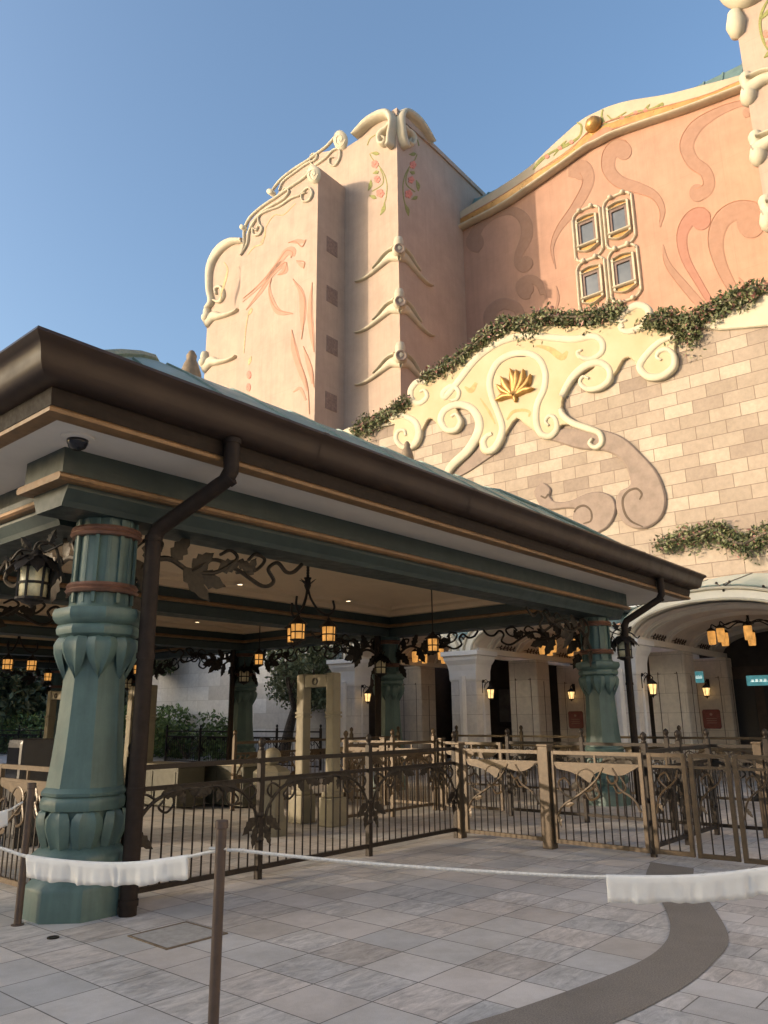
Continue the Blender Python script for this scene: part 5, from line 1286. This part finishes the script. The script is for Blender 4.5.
# gates at the left end of the pavilion
place_copy(g1, (.0, 1.72, 0), -pi / 2, 'bronze leaf gate left of the big verdigris column', MP); place_copy(g1, (.0, 3.05, 0), -pi / 2, 'bronze leaf gate farther left, cut by the left photo edge', MP)
# lane fences inside and beyond
fence_run('dark middle stretch of the second gate row behind the wide leaf gates', 0, 4.1, 3, TB(7.9, .5), (2, 0, 0))
fence_run('short bronze lane fence inside the pavilion behind the long fence', 5.5, 7.8, 2, TA(0, 2.0), (6.6, 0, 0), m_gatep, m_gatep)
fence_run('bronze lane fence crossing the pavilion floor near the second column row', 5.6, 10.3, 3, TA(0, 4.9), (8, 0, 0), m_gatep, m_gatep)
fence_run('lane fence to the right running towards the arcade from the narrow gates', 5.6, 7.8, 2, TA(0, -2.85), (6.7, 0, 0), m_iron, m_leafb)
fence_run('dark railing at the back of the pavilion in front of the bushy tree', 0, 8, 4, MBF @ Matrix.Translation((18.6, 17.5, 0)) @ Matrix.Rotation(pi / 2, 4, 'Z'), (4, 0, 0), m_ironb, m_ironb)
fence_run('dark far railing below the green shrub bank', 0, 12, 6, MBF @ Matrix.Translation((18.4, 26.5, 0)) @ Matrix.Rotation(pi / 2, 4, 'Z'), (6, 0, 0), m_ironb, m_ironb)
fence_run('bronze railing in front of the left arch piers', 0, 7, 4, TA(11.6, 4.2) @ Matrix.Rotation(-pi / 2, 4, 'Z'), (3, 0, 0), m_gatep, m_gatep)

# ================================================================== QUEUE FURNITURE
def portal(label, a_, b_):
    t_ = thing('portal_frame', label, 'portal', (a_, b_ + .34, 0), 0, 'beige walk-through portals', MP)
    for s in (0, .68):
        bm = BM(); bbox_bev(bm, a_ - .09, a_ + .09, b_ + s - .085, b_ + s + .085, 0, 2.30, .03); bbox_bev(bm, a_ - .16, a_ + .16, b_ + s - .15, b_ + s + .15, 0, .42, .02); bbox_bev(bm, a_ - .13, a_ + .13, b_ + s - .12, b_ + s + .12, .42, .5, .02); 
        for z in (1.66, 1.6): bbox_bev(bm, a_ - .1, a_ + .1, b_ + s - .1, b_ + s + .1, z, z + .035, .01)
        link('pillar', bm, m_portal, t_, MP)
    bm = BM(); bbox_bev(bm, a_ - .08, a_ + .08, b_ + .09, b_ + .59, 2.08, 2.28, .02); l_ = link('lintel', bm, m_portal, t_, MP)
    bm = BM(); tube(bm, cr([(a_ - .09, b_ + .34 + .05 * cos(k * .8), 2.17 + .05 * sin(k * .8)) for k in range(9)], 2), .012, 4); link('rosette', bm, m_leafb, l_, MP)
portal('beige walk-through portal standing before the bushy tree', 5.24, 2.03); portal('beige walk-through portal behind the tall downspout', 5.6, 7.7); portal('beige walk-through portal left of the big column', 5.6, 11.3)
t_ = thing('kiosk', 'black rounded kiosk box behind the left gate', 'kiosk', (1.4, 4.0, 0), 0, None, MP)
bm = BM(); bbox_bev(bm, 1.15, 1.65, 3.78, 4.22, .12, 1.36, .06); bbox_bev(bm, 1.2, 1.6, 3.83, 4.17, 0, .12, .01); kb = link('cabinet', bm, m_black, t_, MP)
bm = BM(); box(bm, 1.144, 1.149, 3.84, 4.16, .75, 1.25); link('screen', bm, m_smoke, kb, MP)
for i, (a_, b_, lab) in enumerate(((5.3, 6.5, 'low olive counter box right of the downspout'), (6.1, 5.6, 'second olive counter box beside the far dark column'))):
    t_ = thing('counter', lab, 'counter', (a_, b_, 0), 0, 'olive counter boxes in the queue', MP)
    bm = BM(); bbox_bev(bm, a_ - .3, a_ + .3, b_ - .75, b_ + .75, .05, .74, .02); bx = link('cabinet', bm, m_box, t_, MP)
    bm = BM(); bbox_bev(bm, a_ - .34, a_ + .34, b_ - .79, b_ + .79, .74, .79, .012); link('top', bm, m_portal, bx, MP)
    bm = BM()
    for e in (-.37, .37): bbox_bev(bm, a_ - .315, a_ - .302, b_ + e - .32, b_ + e + .32, .15, .66, .004)
    link('door', bm, m_box, bx, MP)
t_ = thing('pedestal', 'small beige pedestal with ball top behind the left fence post', 'pedestal', (4.05, 2.1, 0), 0, None, MP)
bm = BM(); lathe(bm, [(.26, 0), (.26, .2), (.2, .26), (.19, .55), (.24, .62), (.28, .7), (.28, .86), (.22, .9), (.12, .94)], 8, (4.05, 2.1, 0), pi / 8); link('base', bm, m_portal, t_, MP)
bm = BM(); ball(bm, (4.05, 2.1, 1.06), .13, 8); link('ball_top', bm, m_portal, t_, MP, 'all')

# ================================================================== ROPE BARRIER
RP = [(-3.9, 5.55), (-.93, 4.64), (3.4, 4.35)]
def rope_post(label, x, y, h=1.03):
    t_ = thing('rope_post', label, 'post', (x, y, 0), 0, 'brown rope barrier posts')
    bm = BM(); lathe(bm, [(.030, 0), (.030, h - .04)], 14, (x, y, 0)); lathe(bm, [(.05, 0), (.05, .008), (.031, .012)], 14, (x, y, 0)); p = link('pole', bm, m_post, t_, I4, True)
    bm = BM(); lathe(bm, [(.032, h - .045), (.037, h - .04), (.037, h - .004), (.033, h), (.001, h)], 14, (x, y, 0)); c = link('cap', bm, m_post, p, I4, True)
    return t_
Z_ = lambda px, py, x, y: on_plane(px, py, I4, 1, y).z
rope_post('tall brown rope post in the centre foreground', *RP[1], Z_(226, 820, *RP[1])); rope_post('brown rope post standing left of the big column base', -3.0, 6.88, Z_(24, 783, -3.0, 6.88))
def span(label, p0, p1, pxs, cloth=None, name='rope'):
    """white rope on the vertical plane through two posts; cloth = (first,last) fraction that carries a white sleeve"""
    d = Vector((p1[0] - p0[0], p1[1] - p0[1], 0)).normalized(); nrm = Vector((d.y, -d.x, 0))
    F = Matrix.Translation((p0[0], p0[1], 0)) @ Matrix((d, nrm, Vector((0, 0, 1)))).transposed().to_4x4()
    P = [on_plane(x, y, F, 1, 0) for x, y in pxs]; C = cr([(p.x, p.z) for p in P], 12)
    t_ = thing('rope', label, 'rope', (C[len(C) // 2][0], 0, C[len(C) // 2][1]), 0, None, F)
    bm = BM(); tube(bm, [(c[0], .001 * sin(i * 2.4), c[1]) for i, c in enumerate(C)], .0095, 6); link('cord', bm, m_rope, t_, F, True)
    if p0 == RP[1] or p1 == RP[1]:
        bm = BM(); e = C[0] if p0 == RP[1] else C[-1]
        s_ = 1 if p0 == RP[1] else -1
        for k in range(5): lathe(bm, [(.008, -.008), (.016, 0), (.008, .008)], 8, (e[0] + s_ * .02 * k, 0, e[1] - .0), 0)
        link('knot', bm, m_rope, t_, F)
    if cloth:
        xa, xb, hgt = cloth; rng = random.Random(len(pxs) + int(hgt * 100)); bm = BM(); n = 90; rows = []
        xs = [c[0] for c in C]
        def zat(x):
            for a, b in zip(C, C[1:]):
                if min(a[0], b[0]) <= x <= max(a[0], b[0]) and a[0] != b[0]: return a[1] + (b[1] - a[1]) * (x - a[0]) / (b[0] - a[0])
            return C[0][1] if abs(x - C[0][0]) < abs(x - C[-1][0]) else C[-1][1]
        ph = [rng.uniform(0, 6.28) for _ in range(5)]
        for i in range(n + 1):
            x = xa + (xb - xa) * i / n; z = zat(x)
            wv = .008 * sin(i * .21 + ph[0]) + .007 * sin(i * .53 + ph[1]) + .004 * sin(i * 1.3 + ph[2])
            crs = .018 if (i % 27) in (25, 26) else 0; sg = .004 * sin(i * .35 + ph[3]) + .002 * sin(i * .9 + ph[4])
            row = []
            for k, (yy, zz) in enumerate([(-.012, .0), (0, .013), (.012, 0), (.010, -.25), (.006, -.5), (.004, -.75), (.003, -1.0), (-.001, -1.0), (-.001, -.7), (-.006, -.3)]):
                f = -zz if zz < 0 else 0
                row.append(bm.verts.new((x + .012 * f * sin(i * .3), yy + wv * f * 1.0 - crs * f * (1 - f) * 2 + (.0), z + (zz * hgt if zz < 0 else zz) + (sg * f if f > .9 else 0))))
            rows.append(row)
        m_ = len(rows[0])
        for r0, r1 in zip(rows, rows[1:]):
            for k in range(m_): face(bm, [r0[k], r0[(k + 1) % m_], r1[(k + 1) % m_], r1[k]])
        face(bm, rows[0]); face(bm, rows[-1]); fixn(bm)
        link('cloth_sleeve', bm, m_cloth, t_, F, 'all')
    return F, C
def xon(F, px, py): return on_plane(px, py, F, 1, 0).x
d_ = lambda p0, p1: Matrix.Translation((p0[0], p0[1], 0)) @ Matrix((Vector((p1[0] - p0[0], p1[1] - p0[1], 0)).normalized(), Vector((p1[1] - p0[1], -(p1[0] - p0[0]), 0)).normalized(), Vector((0, 0, 1)))).transposed().to_4x4()
F0 = d_(RP[0], RP[1]); F1 = d_(RP[1], RP[2])
span('white rope with a white cloth sleeve in front of the big column', RP[0], RP[1], [(-150, 800), (-60, 832), (0, 848), (30, 857), (80, 863), (130, 864), (180, 858), (205, 853), (224, 849)], (xon(F0, 27, 857), xon(F0, 188, 857), .115))
span('long white rope across the right foreground with a cloth sleeve at its right end', RP[1], RP[2], [(229, 850), (245, 851), (330, 860), (430, 868), (530, 874), (605, 877), (690, 877), (768, 869), (850, 856), (930, 842)], (xon(F1, 606, 877), xon(F1, 850, 856), .125))
span('short white rope with cloth leaving the left post out of the photo', (-5.0, 6.3), (-3.0, 6.88), [(-170, 800), (-60, 822), (0, 813), (23, 802)], (xon(d_((-5.0, 6.3), (-3.0, 6.88)), -120, 810), xon(d_((-5.0, 6.3), (-3.0, 6.88)), 8, 812), .12))
rope_post('brown rope post beyond the left photo edge', RP[0][0], RP[0][1]); rope_post('brown rope post beyond the right photo edge', RP[2][0], RP[2][1])
# manhole in the paving
t_ = thing('access_cover', 'rusty framed access cover set in the paving beside the column', 'cover', (-1.62, 6.52, 0), 0, None)
q = [(-1.99, 6.51), (-1.59, 6.14), (-1.23, 6.56), (-1.64, 6.92)]
cx, cy = sum(p[0] for p in q) / 4, sum(p[1] for p in q) / 4
ins = lambda f: [(cx + (p[0] - cx) * f, cy + (p[1] - cy) * f) for p in q]
bm = BM()
O_, I_ = ins(1.0), ins(.93)
for i in range(4):
    j = (i + 1) % 4; prism(bm, [O_[i], O_[j], I_[j], I_[i]], 0, .009, lambda p, q_, d: (p, q_, d))
link('frame', bm, mat('rusty_frame', (.10, .065, .035), .8, var=.3, scale=8, col2=(.19, .15, .11)), t_)
bm = BM(); prism(bm, ins(.92), 0, .0065, lambda p, q_, d: (p, q_, d)); link('lid', bm, mat('stone_lid', (.33, .315, .295), .7, var=.1, scale=14), t_)
t_ = thing('drain_cap', 'small dark round drain cap in the paving in front of the column', 'cap', (-2.3, 6.35, 0)); q = on_plane(53, 938, I4, 2, 0)
bm = BM(); lathe(bm, [(.045, 0), (.045, .008), (.03, .008), (.03, .005), (.001, .005)], 14, (q.x, q.y, 0)); link('lid', bm, m_iron, t_)

# ================================================================== TREES AND SHRUBS
def tree(name, label, x, y, h, crown, m_, nl, lsz, seed, trunk_h=None, lean=.1, group=None, gaps=7):
    rng = random.Random(seed); t_ = thing(name, label, 'tree', (x, y, 0), 0, group)
    th = trunk_h or h * .4; bm = BM()
    tp = Vector((x + lean * th, y + rng.uniform(-.2, .2) * th * .3, th)); P = [(x, y, 0), (x + lean * .2 * th + .05, y, th * .35), (x + lean * .75 * th - .05, y + .04, th * .7), tuple(tp)]
    r0 = .035 * h + .03; tube(bm, cr(P, 5), [r0 * (1.25 - .55 * i / 15) for i in range(16)], 8)
    cl = []
    for k in range(gaps):
        a = 2 * pi * k / gaps + rng.uniform(-.4, .4); rr = crown[0] * rng.uniform(.35, .8); c = Vector((x + lean * h * .8 + rr * cos(a), y + rr * sin(a), th + (h - th) * rng.uniform(.15, .85)))
        mid_ = tp.lerp(c, .5) + Vector((0, 0, -.1 * rr)); tube(bm, cr([tuple(tp), tuple(mid_), tuple(c)], 4), [r0 * .5 * (1 - .09 * i) for i in range(9)], 5); cl.append((c, crown[0] * rng.uniform(.32, .55)))
        for _ in range(2):
            c2 = c + Vector((rng.uniform(-1, 1), rng.uniform(-1, 1), rng.uniform(-.5, .9))) * crown[0] * .45; tube(bm, [tuple(mid_), tuple(c2)], [r0 * .22, r0 * .08], 4); cl.append((c2, crown[0] * rng.uniform(.2, .38)))
    link('trunk', bm, m_bark, t_, I4, True)
    pts = []
    tot = sum(r * r for _, r in cl)
    for c, r in cl:
        for _ in range(int(nl * r * r / tot)):
            v = Vector((rng.gauss(0, 1), rng.gauss(0, 1), rng.gauss(0, 1))).normalized() * r * rng.uniform(.35, 1.05) ** .6
            pts.append((c.x + v.x, c.y + v.y, c.z + v.z * crown[1]))
    bm = BM(); leaves(bm, pts, lsz, rng); link('crown', bm, m_, t_)
def bxy(v, u): p = MBF @ Vector((v, u, 0)); return p.x, p.y
tree('olive_tree', 'bushy grey-green tree with a gnarled trunk before the pale wall, left of the portal', *bxy(20.9, 21.6), 5.0, (2.0, .85), m_olv, 12000, .085, 3, 1.9, .22)
tree('pine_tree', 'slender pine behind the shrub bank, seen right of the downspout', *bxy(21.2, 31.0), 5.6, (2.4, .45), m_pine, 5000, .11, 8, 3.4, .03)
for i, (v, u, h, lab) in enumerate(((27, 38, 7.5, 'dark spreading pine behind the pale portal left of the big column'), (24.5, 43, 7, 'dark round tree at the left photo edge beyond the pavilion'), (31, 46, 9, 'tall dark tree farthest back at the left'), (20, 47, 6.5, 'leafy dark tree left of the kiosk, far behind'), (33, 35, 8, 'dark tree behind the slender pine'), (28, 54, 8.5, 'dark tree beyond the far left pavilion column'), (36, 42, 9, 'dark tree in the gap between the two left portals'))):
    tree('pine_tree', lab, *bxy(v, u), h, (3.0, .6), m_pine, 5200, .14, 20 + i, h * .35, .05, 'dark trees beyond the pavilion', 9)
def shrub(label, x, y, rx, rz, seed, n, size=None):
    size = size or (.095 if rx < 4 else .26)
    rng = random.Random(seed); pts = []
    bl_ = [(rng.uniform(-.75, .75) * rx, rng.uniform(-.7, .7) * rx * .7, rng.uniform(.15, .7) * rz, rng.uniform(.3, .5) * rx) for _ in range(11)]
    for _ in range(n):
        bx_, by_, bz_, br = rng.choice(bl_); v = Vector((rng.gauss(0, 1), rng.gauss(0, 1), rng.gauss(0, 1))).normalized() * br * rng.uniform(.7, 1.05)
        z = bz_ + v.z * .75
        if z > 0: pts.append((x + bx_ + v.x, y + by_ + v.y, z))
    t_ = thing('shrub', label, 'shrub', (x, y, 0), 0, 'shrubs on the planted bank'); bm = BM(); leaves(bm, pts, size, rng); link('foliage', bm, m_shrub if rx < 4 else m_pine, t_)
    bm = BM()
    for k in range(6): a = k * 1.05; tube(bm, [(x, y, 0), (x + .5 * rx * cos(a), y + .4 * rx * sin(a), rz * .6)], [.03, .012], 4)
    link('stems', bm, m_bark, t_)
for i, (v, u, r, h, lab) in enumerate(((20.9, 27.2, 2.0, 1.9, 'round green shrub at the right end of the planted bank'), (21.0, 30.2, 2.3, 2.6, 'tallest green shrub in the middle of the planted bank'), (20.8, 33.6, 2.4, 2.4, 'green shrub of the planted bank behind the tall downspout'), (20.5, 38, 2.6, 2.3, 'low green shrub left of the big column'), (21, 43.5, 2.6, 2.0, 'low green shrub by the left photo edge'))):
    shrub(lab, *bxy(v, u), r, h, 40 + i, 3800)
shrub('tall clipped shrub added out of view at left to shade the second portal', -14.5, 14.0, 1.3, 4.2, 61, 5200)  # added outside the view to keep the sun off the second portal
shrub('narrow clipped shrub added out of view at left to shade the nearest portal', -13.5, 9.75, .75, 3.2, 62, 3600)  # sun blocker for the nearest portal, added outside the view
for i, (px, Y_, h_) in enumerate(((-60, 44, 7), (-10, 50, 8), (25, 46, 7), (75, 52, 8), (120, 48, 7), (165, 55, 8))):
    shrub('large dark shrub of the far screen planting, number %s from the left' % ('first', 'second', 'third', 'fourth', 'fifth', 'sixth')[i], (px - 384) / 790 * Y_, Y_, 5.5, h_, 70 + i, 5000)
# ================================================================== unseen buildings added outside the view to shade the scene or bounce light
t_ = thing('shade_building', 'plain tan building added out of view at left to shade the forecourt', 'building', (-38, -30, 0))  # added out of view so the foreground lies in its shade
Y1 = -2.0
bm = BM(); box(bm, -41, -32, -75, Y1, 0, 11.2); link('wall', bm, m_tan, t_)
bm = BM(); box(bm, -41.3, -31.7, -75.3, Y1 + .2, 11.2, 11.8); link('cornice', bm, m_cream, t_)
for k in range(8):
    for j in range(3):
        y = Y1 - 4 - 8.5 * k; z = 2.2 + 3.6 * j; bm = BM(); box(bm, -31.99, -31.9, y - .8, y + .8, z, z + 1.9); wn = link('window', bm, m_wframe, t_)
        bm = BM(); box(bm, -31.9, -31.88, y - .7, y + .7, z + .1, z + 1.8); link('pane', bm, m_wglass, wn)
t_ = thing('bounce_building', 'tall cream building added out of view at right to bounce warm light', 'building', (26, -12, 0))  # added reflector: its sunlit face throws warm light back on the plaza
bm = BM(); box(bm, 22, 32, -42, 10.5, 0, 24); link('wall', bm, mat('pale_cream_stucco', (.66, .58, .47), .85, var=.04, scale=1), t_)
bm = BM(); box(bm, 21.6, 32.2, -42.3, 10.7, 24, 24.8); link('cornice', bm, m_cream, t_)
for k in range(7):
    for j in range(5):
        y = 6 - 6.5 * k; z = 3 + 4.1 * j; bm = BM(); box(bm, 21.9, 22.02, y - .8, y + .8, z, z + 1.9); wn = link('window', bm, m_wframe, t_)
        bm = BM(); box(bm, 21.88, 21.905, y - .7, y + .7, z + .1, z + 1.8); link('pane', bm, m_wglass, wn)
t_ = thing('low_shade_building', 'low tan building added out of view at left to shade the far pavilion', 'building', (-32, 30, 0))  # added sun blocker, keeps the back wall and far columns in shade
bm = BM(); box(bm, -38, -29, 14.5, 46, 0, 8.4); link('wall', bm, m_tan, t_)
bm = BM(); box(bm, -38.3, -28.7, 14.3, 46.3, 8.4, 8.9); link('cornice', bm, m_cream, t_)
for k in range(6):
    y = 18 + 5 * k; bm = BM(); box(bm, -28.99, -28.9, y - .8, y + .8, 3, 5.2); wn = link('window', bm, m_wframe, t_)
    bm = BM(); box(bm, -28.9, -28.88, y - .7, y + .7, 3.1, 5.1); link('pane', bm, m_wglass, wn)
bpy.context.view_layer.update()
